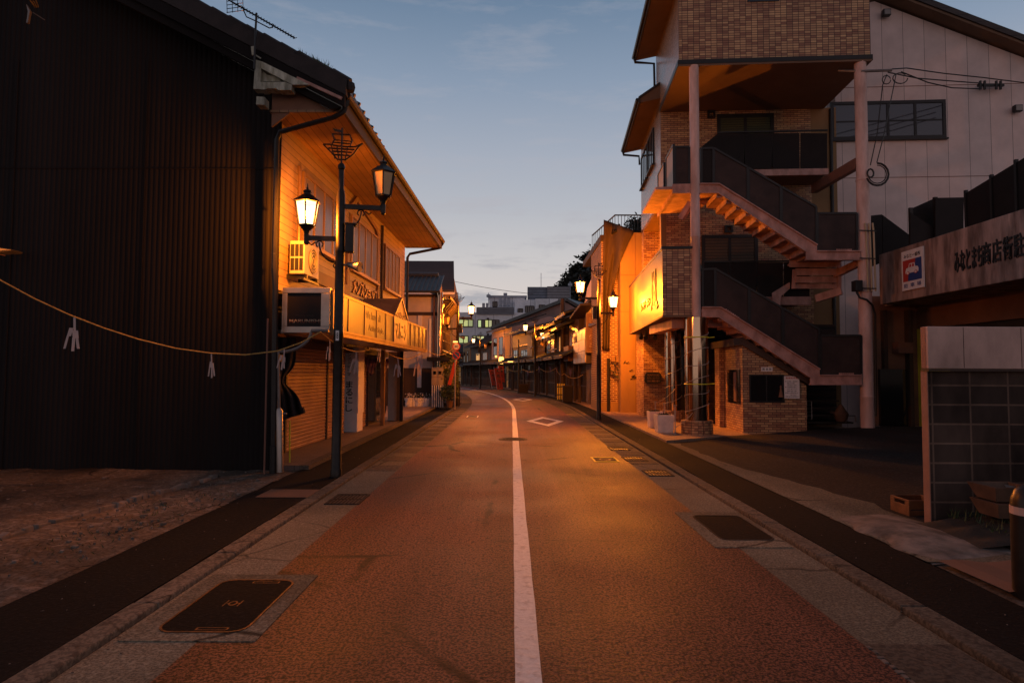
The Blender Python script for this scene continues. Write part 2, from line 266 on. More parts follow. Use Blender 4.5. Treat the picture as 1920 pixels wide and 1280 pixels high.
LAMP = (1.0, .255, .012)
def lit_glass():   # frosted pane that glows and lets the bulb's light through
    m, t, b = base_mat('lamp_glass_lit'); t.nodes.remove(b); o = t.nodes['Material Output']
    e = t.nodes.new('ShaderNodeEmission'); e.inputs[0].default_value = (1, .74, .40, 1); e.inputs[1].default_value = 5
    tr = t.nodes.new('ShaderNodeBsdfTransparent'); mx = t.nodes.new('ShaderNodeMixShader'); mx.inputs[0].default_value = .4
    t.links.new(tr.outputs[0], mx.inputs[1]); t.links.new(e.outputs[0], mx.inputs[2]); t.links.new(mx.outputs[0], o.inputs[0]); return m
M = dict(
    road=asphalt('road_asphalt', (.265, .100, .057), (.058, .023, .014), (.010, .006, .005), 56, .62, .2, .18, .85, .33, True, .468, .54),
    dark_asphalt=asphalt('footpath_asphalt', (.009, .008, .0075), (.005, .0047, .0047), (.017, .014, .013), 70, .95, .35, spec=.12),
    lot=asphalt('lot_asphalt', (.034, .026, .023), (.016, .013, .012), (.065, .052, .045), 50, .95, .4, spec=.2),
    concrete=asphalt('worn_concrete', (.20, .165, .115), (.11, .09, .064), (.27, .23, .165), 60, .9, .4, .25, .8, .8),
    kerb=asphalt('kerb_concrete', (.155, .118, .085), (.095, .072, .052), (.05, .036, .028), 36, .9, .45, .25, .7, 1.2),
    pave=brick('pavement_tile', (.17, .12, .10), (.13, .09, .075), (.05, .035, .03), .30, .10, .006, .5, .8, .3),
    apron=brick('apron_paver', (.40, .25, .16), (.32, .19, .12), (.14, .09, .06), .22, .11, .006, .5, .75, .3),
    dirt=asphalt('lot_dirt', (.140, .105, .078), (.082, .060, .045), (.22, .175, .145), 30, .95, .75, .15, .95, 1.3, False, .44, .58), dirt_=asphalt('lot_dirt_old', (.125, .085, .062), (.055, .037, .028), (.25, .195, .16), 16, .95, .75, .2, .95, .75, False, .42, .60),
    paint=asphalt('road_paint', (.80, .74, .70), (.72, .66, .62), (.50, .44, .41), 30, .6, .12),
    iron=asphalt('cast_iron', (.030, .022, .020), (.014, .011, .010), (.06, .042, .034), 30, .8, .3, .2),
    rust_iron=mat('rubbed_iron', (.16, .065, .028), .6, .4, .7, 14),  # rubbed metal whose orange also stands in for lamp reflection on the rim
    black_wall=mat('dark_corrugated_steel', (.0175, .0140, .0138), .7, 0, .45, .7, (1, 1, .15), spec=.10),
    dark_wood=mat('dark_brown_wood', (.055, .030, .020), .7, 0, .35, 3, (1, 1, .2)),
    brown=mat('brown_board', (.060, .032, .021), .65, 0, .3, 2),
    siding=lined('painted_siding', (.34, .22, .125), (.08, .055, .045), .125, .010, 1, .55, 0, .8, .25),
    soffit=lined('soffit_boards', (.32, .175, .085), (.07, .035, .02), .14, .010, 0, .6, 0, .7, .25),
    soffit_plain=mat('soffit_board', (.17, .10, .062), .8, 0, .2, 1),
    tile_roof=mat('kawara_tile', (.045, .048, .055), .45, 0, .35, 5),
    roof_brown=lined('brown_slate', (.050, .038, .036), (.022, .018, .017), .22, .02, 1, .7, 0, .5),
    verge=mat('verge_tile', (.030, .021, .020), .8, 0, .4, 5, bmp=.4),
    old_wood=mat('weathered_green_wood', (.52, .52, .42), .85, 0, .5, 7, (1, 1, .3), .3, col2=(.30, .29, .21)),
    black_steel=mat('black_painted_steel', (.018, .015, .014), .42, .2, .35, 6),
    lamp_black=mat('lamp_iron', (.030, .022, .018), .40, .5, .5, 9),
    alu=mat('aluminium', (.42, .36, .32), .38, .8, .2, 4),
    steel_pipe=mat('grey_pipe', (.22, .19, .175), .45, .5, .3, 4),
    pink_steel=mat('rust_pink_steel', (.74, .49, .43), .6, 0, .25, 2.2, (1, 1, .3), .1, 30, col2=(.56, .34, .28)),
    pink_beam=mat('primed_steel', (.58, .32, .27), .6, 0, .4, 3, (1, 1, .6), .15, 30, .3, col2=(.47, .245, .20)),
    frame_dark=mat('dark_sash', (.020, .016, .015), .45, .3, .2, 4),
    gold_sash=mat('bronze_sash', (.31, .18, .085), .42, .5, .2, 4),
    panel_glass=glass('smoked_panel', (.085, .045, .022), .36, .05), dark_screen=mat('dark_screen', (.016, .012, .013), .6, 0, .1, spec=.2),
    shop_glass=glass('frosted_window', (.20, .16, .13), .22, .15),
    night_glass=glass('night_window', (.012, .012, .014), .06),
    blind=lined('window_blind', (.10, .065, .035), (.03, .02, .012), .09, .025, 1, .6, 0, .4),
    green_blind=lined('green_blind', (.06, .065, .02), (.02, .022, .010), .07, .02, 1, .6, 0, .4),
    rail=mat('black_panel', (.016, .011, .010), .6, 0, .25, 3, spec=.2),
    rail_glow=mat('bronze_panel', (.050, .030, .026), .5, 0, .3, 2, spec=.2, col2=(.036, .022, .02)),  # brown-black tone, a little lighter than the black panel
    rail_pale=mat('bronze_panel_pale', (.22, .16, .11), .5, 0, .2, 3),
    rtile=brick('stack_tile', (.28, .125, .07), (.66, .42, .21), (.05, .022, .015), .145, .062, .007, 0.0, .5, .5, .12, -.12),
    rtile2=brick('offset_tile', (.30, .13, .07), (.60, .37, .18), (.07, .03, .02), .20, .062, .007, .5, .5, .5, .12),
    gloss=brick('gloss_tile', (.40, .28, .20), (.30, .20, .135), (.13, .085, .06), .10, .05, .005, 0.0, .27, .25, .1),
    signtile=brick('sign_tile', (.17, .082, .025), (.13, .06, .018), (.18, .10, .05), .10, .058, .006, 0.0, .38, .3, .1, 0, .14),
    redbrick=brick('red_brick', (.13, .042, .024), (.21, .075, .036), (.52, .38, .26), .22, .075, .012, .5, .75, .7, .25),
    cream=mat('cream_render', (.29, .165, .070), .75, 0, .25, 1.2, (1, 1, .3), .1),
    alc=lined('white_panels', (.74, .59, .55), (.20, .14, .125), .60, .012, 0, .75, 0, .4, .14, .3, (.97, 1.02)),
    beam=mat('stained_concrete', (.50, .32, .26), .85, 0, .45, 2.6, (1, 1, .22), .25, 25, col2=(.22, .13, .10)),
    yellow=mat('yellow_paint', (.80, .64, .04), .6, 0, .25, 1.5),
    ochre=mat('ochre_wall', (.23, .105, .06), .7, 0, .25, 1.5),
    block=brick('block_wall', (.085, .055, .043), (.050, .033, .027), (.17, .108, .08), .3987, .201, .010, 0.0, .92, .6, .85, 0, .2, (0, -.074), (1, 1, .5)),
    render=mat('rough_render', (.34, .175, .125), .9, 0, .2, 4, bmp=.8, bscale=60),
    cap=mat('steel_cap', (.66, .43, .36), .75, 0, .4, 2.2, (1, 1, .4), spec=.2),
    white_wall=mat('white_plaster', (.62, .52, .46), .8, 0, .2, 1.5),
    pinkwall=mat('pale_pink_wall', (.34, .26, .26), .8, 0, .2, 1.5),
    olive=mat('olive_panel', (.085, .062, .026), .6, 0, .25, 1.5),
    hospital=lined('hospital_panel', (.82, .86, .90), (.24, .26, .29), 3.2, .08, 0, .7, 0, .2, .12),
    hosp_dark=mat('plant_screen', (.34, .38, .44), .6, .2, .25, 1),
    lit_win=emit('lit_office', (.66, .80, .25), .55),
    lit_warm=emit('lit_room', (1.0, .46, .09), .6),
    lit_dim=emit('dim_room', (1.0, .42, .07), .10), lit_sign=emit('lit_lantern', (1.0, .52, .10), 3.2),  # faint glow of the lattice door panes stands in for street-lamp light
    lamp_on=lit_glass(),
    lamp_off=mat('lamp_glass_off', (.62, .40, .19), .35, 0, .15, 6),
    mirror=mat('mirror_steel', (.60, .44, .31), .10, 1.0, .15, 3, (1, 1, .1)),
    spiral=mat('pale_cord', (.40, .33, .28), .6, 0, .1),
    planter=mat('white_mosaic', (.76, .66, .62), .6, 0, .2, 5, bmp=.3, bscale=60),
    soil=mat('soil', (.030, .022, .016), .95, 0, .4, 9, bmp=.8, bscale=40),
    leaf=mat('leaf_green', (.050, .075, .022), .6, 0, .5, 5),
    leaf_dark=mat('conifer_leaf', (.020, .022, .014), .7, 0, .6, .5),
    leaf_lit=mat('leaf_yellow_green', (.12, .15, .030), .6, 0, .4, 5),  # plain yellow-green colour, brighter than the green leaf
    bark=mat('bark', (.06, .045, .035), .9, 0, .4, 4),
    rope=mat('straw_rope', (.46, .28, .08), .85, 0, .3, 20),
    paper=mat('white_paper', (.60, .45, .41), .7, 0, .1, 6),
    cloth=mat('dark_cloth', (.030, .018, .017), .95, 0, .3, 4, bmp=.3),
    purple=mat('purple_cloth', (.085, .035, .125), .9, 0, .35, 3, col2=(.05, .02, .06)),
    red=mat('red_cloth', (.50, .055, .018), .75, 0, .2, 3),
    redpaint=mat('red_paint', (.52, .045, .03), .5, 0, .1, 4),
    bluepaint=mat('blue_paint', (.025, .055, .22), .5, 0, .1, 4),
    white=mat('white_paint', (.80, .74, .72), .55, 0, .1, 5),
    ink=mat('black_ink', (.012, .011, .012), .5, 0, .0),
    ghost=mat('faded_letter', (.10, .05, .03), .5, 0, .0),
    ac=mat('ac_cream', (.52, .43, .33), .5, 0, .15, 3),
    beige=mat('beige_cabinet', (.46, .35, .22), .5, 0, .15, 3),
    yellow_tape=mat('yellow_pole', (.85, .82, .04), .5, 0, .1),
    crate=mat('orange_crate', (.20, .075, .028), .6, 0, .45, 6),
    terracotta=mat('planter_brown', (.13, .068, .042), .75, 0, .35, 5),
    hill=mat('hill_soil', (.030, .028, .020), .95, 0, .4, .2),
    stone=mat('pale_rubble', (.26, .20, .165), .9, 0, .6, 3, bmp=.6, bscale=18, col2=(.15, .125, .105)),
    shutter=mat('steel_shutter', (.34, .195, .125), .5, .15, .3, 1.5),
    shutter_grey=mat('grey_shutter', (.24, .17, .14), .5, .2, .3, 1.5),
    net=mat('tarpaulin', (.085, .050, .026), .85, 0, .35, 1.5, (1, 1, .3), .2, 8),
    metalsign=mat('dented_sign_metal', (.46, .34, .24), .35, .5, .3, 1.8, bmp=.6, bscale=5),
    ledge=mat('brown_ledge', (.20, .085, .055), .6, 0, .2, 2),
    tagpaint=mat('orange_tag', (.55, .20, .03), .5, 0, .1),
)

# ------------------------------------------------------------ the ground
RAD, Y0 = 134.0, 26.0
def cxy(y): return -max(0.0, y - Y0) ** 2 / (2 * RAD)
def RC(y, off):
    s = -max(0.0, y - Y0) / RAD; l = math.hypot(1, s)
    return V((cxy(y) + off / l, y - off * s / l, 0))
def ys(a, b, st=1.5):
    n = max(1, int((b - a) / st)); return [a + (b - a) * i / n for i in range(n + 1)]
def strip(name, o0, o1, z, a, b, m, th=0.0, jag=0.0, st=1.5, chamfer=0):
    mb = MB(); Y = ys(a, b, st); n = len(Y); rnd = random.Random(name)
    j = [(rnd.uniform(-jag, jag), rnd.uniform(-jag, jag)) for _ in Y]
    p0 = [RC(y, o0 + q[0]) for y, q in zip(Y, j)]; p1 = [RC(y, o1 + q[1]) for y, q in zip(Y, j)]
    up_ = V((0, 0, z)); vs = [p + up_ for p in p0] + [p + up_ for p in p1]; fs = [(i, i + n, i + n + 1, i + 1) for i in range(n - 1)]
    if th:
        dn = V((0, 0, z - th)); vs += [p + dn for p in p0] + [p + dn for p in p1]
        fs += [(i, i + 1, i + 1 + 2 * n, i + 2 * n) for i in range(n - 1)] + [(i + n, i + 3 * n, i + 3 * n + 1, i + n + 1) for i in range(n - 1)] + [(0, 2 * n, 3 * n, n), (n - 1, 2 * n - 1, 4 * n - 1, 3 * n - 1)]
    return mb.add(vs, fs).build(name, m, kind='structure', bevel=chamfer)
S = 'structure'
MB().add([(-400, -60, -.06), (400, -60, -.06), (400, 700, -.06), (-400, 700, -.06)], [(0, 1, 2, 3)]).build('ground', M['dirt'], kind=S)
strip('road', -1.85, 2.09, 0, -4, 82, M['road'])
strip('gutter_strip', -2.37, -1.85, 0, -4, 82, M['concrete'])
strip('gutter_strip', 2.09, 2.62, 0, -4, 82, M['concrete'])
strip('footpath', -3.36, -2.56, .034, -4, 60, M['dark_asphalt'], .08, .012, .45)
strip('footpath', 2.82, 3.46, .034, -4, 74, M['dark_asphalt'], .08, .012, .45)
def kerb(o0, o1, a, b):
    mb = MB(); y = a; rnd = random.Random(o0)
    while y < b:
        e = min(y + (1.2 if y < 22 else 2.4), b); dz = rnd.uniform(-.003, .003); dx = rnd.uniform(-.004, .004)
        p = [RC(y + .003, o0 + dx), RC(y + .003, o1 + dx), RC(e - .003, o1 + dx), RC(e - .003, o0 + dx)]
        mb.prism([q + V((0, 0, -.05)) for q in p], (0, 0, .086 + dz)); y = e
    mb.build('kerb', M['kerb'], kind=S, bevel=.012)
kerb(-2.55, -2.38, -4, 60); kerb(2.635, 2.81, -4, 74)
strip('centre_line', .025, .165, .004, -4, 66, M['paint'], 0, .003, .5)
# kerb-side drain slabs: long pre-cast covers with a slot, further up the gutter
def slabs(o0, o1, a, b, st):
    mb = MB(); y = a
    while y < b:
        p = [RC(y, o0), RC(y, o1), RC(y + st * .5, o1), RC(y + st * .5, o0)]; mb.prism([q + V((0, 0, -.02)) for q in p], (0, 0, .026)); y += st
    mb.build('gutter_slab', M['kerb'], kind=S)
slabs(-2.34, -1.87, 10.4, 56, 1.15); slabs(2.11, 2.58, 11.3, 60, 1.15)
MB().prism([(x, y, -.014) for x, y in ((2.10, 2.9), (2.60, 2.9), (2.60, 3.86), (2.10, 3.86))], (0, 0, .02)).build('gutter_patch', M['kerb'], kind=S)
mb = MB(); rq = random.Random(21)
for i in range(16): y = 2.9 + i * .06; mb.box((2.075 + rq.uniform(-.012, .012), y, 0), (2.10 + rq.uniform(-.006, .012), y + rq.uniform(.015, .045), .007))
mb.build('chipped_edge', M['stone'], kind=S)
mb = MB()
for i in range(420):   # grit and scraps blown along the kerbs and over the footpaths
    y = 3 + 24 * rq.random() ** 1.6; o = rq.choice((-2.30 + rq.gauss(0, .06), 2.58 + rq.gauss(0, .06), rq.uniform(-3.3, -2.6), rq.uniform(2.86, 3.4), rq.uniform(-1.8, 2.0)))
    z = .036 if abs(o) > 2.8 or o < -2.56 else .002; r = rq.uniform(.003, .011); a_ = rq.uniform(0, 6.28)
    mb.prism([(o + r * math.cos(a_), y + r * math.sin(a_), z), (o - r * math.sin(a_) * .7, y + r * math.cos(a_), z), (o - r * math.cos(a_), y - r * .6 * math.sin(a_), z)], (0, 0, .004))
mb.build('grit', M['stone'], kind='stuff')
# walkway in front of the clothes shop, plots beside the road
def plot(name, pts, z, m, e=.08):
    MB().prism([(p[0], p[1], z - e) for p in pts], (0, 0, e)).build(name, m, kind=S)
FA, FB = V((-3.76, 10.2, 0)), V((-3.47, 20.5, 0))
plot('pavement', [(-3.37, 10.25), (-4.6, 10.25), (-4.4, 21.2), (-3.37, 21.2)], .10, M['pave'], .14)
strip('pavement_edge', -3.37, -3.22, .105, 10.25, 30, M['kerb'], .15)
plot('pavement', [(-3.37, 21.2), (-9, 21.2), (-9, 30), (-3.37, 30)], .098, M['apron'], .14)
plot('pavement', [(RC(y, -3.37).x, RC(y, -3.37).y) for y in (30, 36, 42, 48, 54)] + [(-12, 54), (-12, 30)], .06, M['apron'], .1)
plot('pavement', [(3.47, 14.4), (5.2, 15.55), (9.4, 16.0), (9.4, 19), (5.4, 26), (3.47, 26)], .085, M['apron'], .14)
plot('pavement', [(RC(y, 3.47).x, RC(y, 3.47).y) for y in (26, 32, 38, 44, 50, 56, 62, 70, 76)] + [(12, 80), (9, 40), (6, 26)], .055, M['apron'], .1)
# parking lot rises gently away from the road
mb = MB(); c = [(3.47, 6.0), (3.47, 14.4), (5.2, 15.55), (9.4, 16.0), (16, 16.2), (16, 6.9), (5.0, 6.9)]
def lot_z(x, y): return .02 + .26 * min(1, max(0, (x - 4.2) / 4.5))
def lot(u, v):
    x = 3.47 + 15 * u; y0, y1 = 6.0 + (.9 if x > 4.4 else 0), 14.4 + min(1.73, (x - 3.47)) * .66 + max(0, x - 5.2) * .12
    y = y0 + (y1 - y0) * v; return (x, y, lot_z(x, y))
mb.grid(lot, 40, 6).build('parking_lot', M['lot'], kind=S)
rl = random.Random(3)
n = 26; top = [(3.46, 5.4 + i * (14.3 - 5.4) / n) for i in range(n + 1)]
inner = [(3.72 + .62 * max(0, min(1, (11.2 - y) / 3.2)) + rl.uniform(-.05, .05), y) for _, y in top]
vs = [(x, y, .041) for x, y in top] + [(x, y, lot_z(x, y) + .012) for x, y in inner]
MB().add(vs, [(i, i + n + 1, i + n + 2, i + 1) for i in range(n)]).build('concrete_edge', M['concrete'], kind=S)
MB().grid(lambda u, v: (3.47 + (1.15 - .35 * v) * u + .04 * math.sin(v * 17) * (1 - u), 5.35 + 1.7 * v + .3 * u, .030 + .075 * math.sin(math.pi * u ** .7) * math.sin(math.pi * v) ** .8), 22, 22).build('concrete_ramp', M['stone'], kind=S, smooth=True)
MB().grid(lambda u, v: (3.50 + 9 * u, -4 + 9.9 * v, .02 + (.10 if u > .12 else 0) + .03 * math.sin(u * 19 + v * 7) * math.sin(v * 23)), 40, 30).build('bare_ground', M['dirt'], kind=S)
# rough lot beside the dark gable
def dz(x, y):
    from mathutils import noise
    return .03 + .035 * noise.noise(V((x * 1.3, y * 1.3, 0))) + .018 * noise.noise(V((x * 5, y * 5, 3)))
MB().grid(lambda u, v: (-3.34 - 11 * u ** 1.25, -4 + 14.2 * v, dz(3.3 + 11 * u, 14 * v) + .02 * min(1, u * 3)), 90, 110).build('rough_lot', M['dirt'], kind=S)
# broken concrete edging that crosses the rough lot, and loose rubble
a, b = Zp(-60, 1025, .06), Zp(405, 893, .06)
mb = MB(); rr = random.Random(11)
k = 0.0
while k < 1:
    ln = rr.uniform(.02, .07); p, q = a.lerp(b, k), a.lerp(b, min(1, k + ln * .93)); s = rr.uniform(-.03, .03); w = rr.uniform(.04, .09)
    mb.bar(p + V((0, s, rr.uniform(-.035, .0))), q + V((0, s + rr.uniform(-.02, .02), rr.uniform(-.035, .0))), w, .09); k += ln
mb.build('broken_edging', M['stone'], kind=S, bevel=.01)
mb = MB()
for i in range(260):
    if rr.random() < .6:
        t = rr.random(); c = Zp(-40, 1130, .05).lerp(Zp(520, 905, .05), t) + V((rr.gauss(0, .55) - .8 * (1 - t), rr.gauss(0, .7), 0))
    else: c = V((rr.uniform(-7.5, -3.5), rr.uniform(3.5, 10), 0))
    if c.x > -3.42 or c.y > 10: continue
    r = rr.choice((.006, .008, .012, .012, .022)) * rr.uniform(.7, 1.3); zz = dz(-c.x, 0) * 0 + .05
    mb.lathe((c.x, c.y, zz - .02), [(r * 1.2, 0), (r * 1.3, .02 + r * .12), (r * .8, .02 + r * .35)], 5, rr.random() * 3)
mb.build('rubble', M['stone'], kind='stuff')
mb = MB()
for i in range(420):  # weeds in the cracks of the rough lot
    t = rr.random(); c = Zp(120, 1040, .05).lerp(Zp(420, 920, .05), t) + V((rr.gauss(0, .35), rr.gauss(0, .3), 0))
    if c.x > -3.45: continue
    h, d = rr.uniform(.01, .035), rr.uniform(0, 6.28); e = V((math.cos(d), math.sin(d), 0))
    mb.add([c + e * .006, c - e * .006, c + V((rr.uniform(-.03, .03), rr.uniform(-.03, .03), h))], [(0, 1, 2)])
mb.build('weeds', M['leaf'], kind='stuff')
mb = MB()
for i in range(900):  # weeds under the block wall
    c = V((4.45 + rr.random() * 3.5, 5.9 + rr.random() * .75, .14)); h, d = rr.uniform(.03, .14), rr.uniform(0, 6.28); e = V((math.cos(d), math.sin(d), 0))
    mb.add([c + e * .009, c - e * .009, c + V((rr.uniform(-.05, .05), rr.uniform(-.05, .05), h))], [(0, 1, 2)])
mb.build('weeds', M['leaf'], kind='stuff')
def diamond(c, w, l, name):
    k = .17
    o = [V((c[0] + w / 2, c[1], .005)), V((c[0], c[1] + l / 2, .005)), V((c[0] - w / 2, c[1], .005)), V((c[0], c[1] - l / 2, .005))]
    cc = V((c[0], c[1], .005)); i = [cc + (p - cc) * .62 for p in o]
    MB().add(o + i, [(j, (j + 1) % 4, (j + 1) % 4 + 4, j + 4) for j in range(4)]).build(name, M['paint'], kind=S)
g = Zp(1022, 789.5); diamond((g.x, g.y), 1.22, 3.9, 'crossing_diamond')
g = Zp(980, 749.5); diamond((g.x, g.y + .4), 1.2, 4.2, 'crossing_diamond')

# ------------------------------------------------------------ covers in the road
def rrect(cx, cy, w, l, r, n=5):
    pts = []
    for sx, sy, a0 in ((1, -1, -90), (1, 1, 0), (-1, 1, 90), (-1, -1, 180)):
        for i in range(n + 1):
            a = math.radians(a0 + 90 * i / n); pts.append((cx + sx * (w / 2 - r) + r * math.cos(a), cy + sy * (l / 2 - r) + r * math.sin(a)))
    return pts
def ring(mb, o, i, z, h):
    n = len(o); vs = [(x, y, z + h) for x, y in o] + [(x, y, z + h) for x, y in i] + [(x, y, z - .02) for x, y in o] + [(x, y, z - .02) for x, y in i]
    return mb.add(vs, [(k, (k + 1) % n, (k + 1) % n + n, k + n) for k in range(n)] + [(k + 2 * n, (k + 1) % n + 2 * n, (k + 1) % n, k) for k in range(n)] + [(k + n, (k + 1) % n + n, (k + 1) % n + 3 * n, k + 3 * n) for k in range(n)])
def handhole(lo, cx, cy, w, l, r, o, label, mark, rim):
    t = thing('handhole_cover', lo, label, 'access cover')
    ring(MB(), rrect((o[0] + o[1]) / 2, (o[2] + o[3]) / 2, o[1] - o[0], o[3] - o[2], .02), rrect(cx, cy, w + .03, l + .03, r + .01), 0, .007).build('surround', M['concrete'], t)
    ring(MB(), rrect(cx, cy, w + .031, l + .031, r + .01), rrect(cx, cy, w + .004, l + .004, r), 0, .012).build('rim', rim, t)
    MB().prism([(x, y, -.02) for x, y in rrect(cx, cy, w, l, r)], (0, 0, .0285)).build('lid', M['dark_asphalt'], t)
    if mark:
        mb = MB(); z = .0125
        ring(mb, [(cx + .030 * math.cos(a * .524), cy + .045 * math.sin(a * .524)) for a in range(12)], [(cx + .020 * math.cos(a * .524), cy + .03 * math.sin(a * .524)) for a in range(12)], z - .003, 0)
        for dx in (-.05, .05): mb.box((cx + dx - .004, cy - .055, z - .01), (cx + dx + .004, cy + .055, z - .003))
        for dx in (-.038, .038): mb.box((cx + dx - .012, cy - .005, z - .01), (cx + dx + .012, cy + .005, z - .003))
        mb.build('emblem', M['rust_iron'], t)
        for yy in (cy - l / 2 + .045, cy + l / 2 - .04): ring(MB(), rrect(cx + .06, yy, .20, .040, .005), rrect(cx + .06, yy, .18, .026, .005), .009, 0).build('lift_slot', M['rust_iron'], t)
handhole((-1.9, 4.5, 0), -1.905, 4.47, .53, .96, .10, (-2.33, -1.51, 3.86, 5.10), 'rounded iron access cover with orange rubbed rim set in concrete beside road', True, M['rust_iron'])
handhole((2.28, 6.7, 0), 2.275, 6.72, .50, 1.02, .08, (1.87, 2.60, 5.95, 7.42), 'plain dark rounded access cover set in concrete near the parking lot', False, M['iron'])
g = Zp(962, 823.2)
t = thing('manhole_cover', (g.x, g.y, 0), 'round iron manhole cover crossing the white centre line', 'manhole cover')
ci = lambda r: [(g.x + r * math.cos(k * .1309), g.y + r * math.sin(k * .1309)) for k in range(48)]
ring(MB(), ci(.345), ci(.285), 0, .009).build('rim', M['kerb'], t)
mb = MB().prism([(x, y, -.02) for x, y in ci(.29)], (0, 0, .027))
for q in range(24):
    a = q * .2618
    for r in (.08, .15, .22): mb.box((g.x + r * math.cos(a) - .011, g.y + r * math.sin(a) - .011, 0), (g.x + r * math.cos(a) + .011, g.y + r * math.sin(a) + .011, .0105))
mb.build('lid', M['iron'], t)
def valve(px, py, w, l, label, name='valve_cover', circ=True):
    g = Zp(px, py); t = thing(name, (g.x, g.y, 0), label, 'valve cover')
    ring(MB(), rrect(g.x, g.y, w, l, .01), rrect(g.x, g.y, w - .07, l - .09, .01), 0, .010).build('rim', M['yellow'] if circ else M['alu'], t)
    mb = MB().prism([(x, y, -.02) for x, y in rrect(g.x, g.y, w - .06, l - .08, .01)], (0, 0, .026)); mb.build('lid', M['iron'], t)
    mb = MB(); ring(mb, [(g.x + .11 * math.cos(k * .3927), g.y + .15 * math.sin(k * .3927)) for k in range(16)], [(g.x + .075 * math.cos(k * .3927), g.y + .10 * math.sin(k * .3927)) for k in range(16)], .0085, 0)
    for sx in (-1, 1): mb.box((g.x + sx * (w / 2 - .035), g.y - .012, 0), (g.x + sx * .11, g.y + .012, .009))
    mb.build('inner_ring', M['rust_iron'] if circ else M['kerb'], t)
valve(1134, 861.5, .46, .62, 'square iron valve cover with bright yellow painted rim on the road')
valve(886, 781, .40, .75, 'small grey rimmed valve cover in the lane beyond the manhole', 'valve_cover', False)
def grate(cx, cy, w, l, label, bars=9):
    t = thing('drain_grate', (cx, cy, 0), label, 'drain grate', 'gutter drain grates')
    ring(MB(), rrect(cx, cy, w, l, .004), rrect(cx, cy, w - .05, l - .05, .004), 0, .012).build('frame', M['iron'], t)
    mb = MB()
    for i in range(bars): x = cx - w / 2 + .03 + (w - .06) * i / (bars - 1); mb.box((x - .007, cy - l / 2 + .02, -.03), (x + .007, cy + l / 2 - .02, .010))
    mb.box((cx - w / 2 + .02, cy - .01, -.03), (cx + w / 2 - .02, cy + .01, .009)).build('bar_grating', M['iron'], t)
    MB().prism([(x, y, 0.003) for x, y in rrect(cx, cy, w - .04, l - .04, .004)], (0, 0, .002)).build('pit', M['ink'], t)  # flat black sheet stands in for the darkness below the bars
g = Zp(648, 936); grate(g.x + .03, g.y, .42, .62, 'dark iron drain grate in the gutter by the lamp post base')
for px, py, lb in ((1233, 887, 'iron drain grate in gutter just past the rounded access cover'), (1190, 860.5, 'iron drain grate in gutter beside the yellow rimmed valve cover'), (1160, 841, 'iron drain grate in gutter across from the white planters')):
    g = Zp(px, py); grate(g.x, g.y, .40, .58, lb, 8)
g = Zp(538, 930)
MB().prism([(g.x - .30, g.y - .26, .036), (g.x + .34, g.y - .26, .036), (g.x + .34, g.y + .26, .036), (g.x - .30, g.y + .26, .036)], (0, 0, .006)).build('footpath_patch', M['ochre'], kind=S)

# ------------------------------------------------------------ street lamps
def lantern(mb, gb, x, z):
    """six-sided tapering lantern standing on its stem at (x, 0, z)"""
    o = math.pi / 6
    mb.lathe((x, 0, z), [(.030, -.16), (.038, -.14), (.040, -.02), (.036, 0), (.05, .05), (.095, .10), (.115, .115), (.115, .128), (.05, .13)], 12)
    mb.lathe((x, 0, z), [(.125, .115), (.130, .125), (.128, .135)], 6, o)
    zb, zt, rb, rt_ = z + .135, z + .475, .125, .182
    for k in range(6):
        a = o + k * math.pi / 3; c, s = math.cos(a), math.sin(a)
        mb.bar((x + rb * c, rb * s, zb), (x + rt_ * c, rt_ * s, zt), .020, .020)
    mb.lathe((x, 0, zt), [(.195, -.004), (.212, .004), (.208, .018), (.150, .062), (.085, .112), (.058, .124), (.055, .150), (.068, .160), (.062, .178), (.030, .196), (.014, .205), (.020, .222), (.010, .238), (.007, .285), (.002, .29)], 6, o)
    rb2, rt2 = rb - .006, rt_ - .006
    vs = [(x + r * math.cos(o + k * math.pi / 3), r * math.sin(o + k * math.pi / 3), zz) for r, zz in ((rb2, zb + .004), (rt2, zt - .006)) for k in range(6)]
    gb.add(vs, [(k, (k + 1) % 6, (k + 1) % 6 + 6, k + 6) for k in range(6)])
def bracket(mb, s, L_, z):
    mb.bar((s * .05, 0, z), (s * (L_ + .05), 0, z), .05, .07)
    pts = [(s * (.055 + .25 * math.sin(t)), 0, z - .36 + .30 * (1 - math.cos(t))) for t in [i * math.pi / 2 / 8 for i in range(9)]]
    mb.tube([(s * .055, 0, z - .38)] + pts, .013, 6)
    mb.tube([(s * (.30 + .05 * math.cos(t)), 0, z - .09 + .05 * math.sin(t)) for t in [i * .5 for i in range(-2, 9)]], .011, 6)
    mb.tube([(s * (.055 + .035 * math.sin(t)), 0, z - .41 + .035 * math.cos(t)) for t in [i * .5 for i in range(0, 8)]], .010, 6)
    mb.tube([(s * .36, 0, z - .06), (s * .42, 0, z - .105), (s * .46, 0, z - .07)], .012, 6)
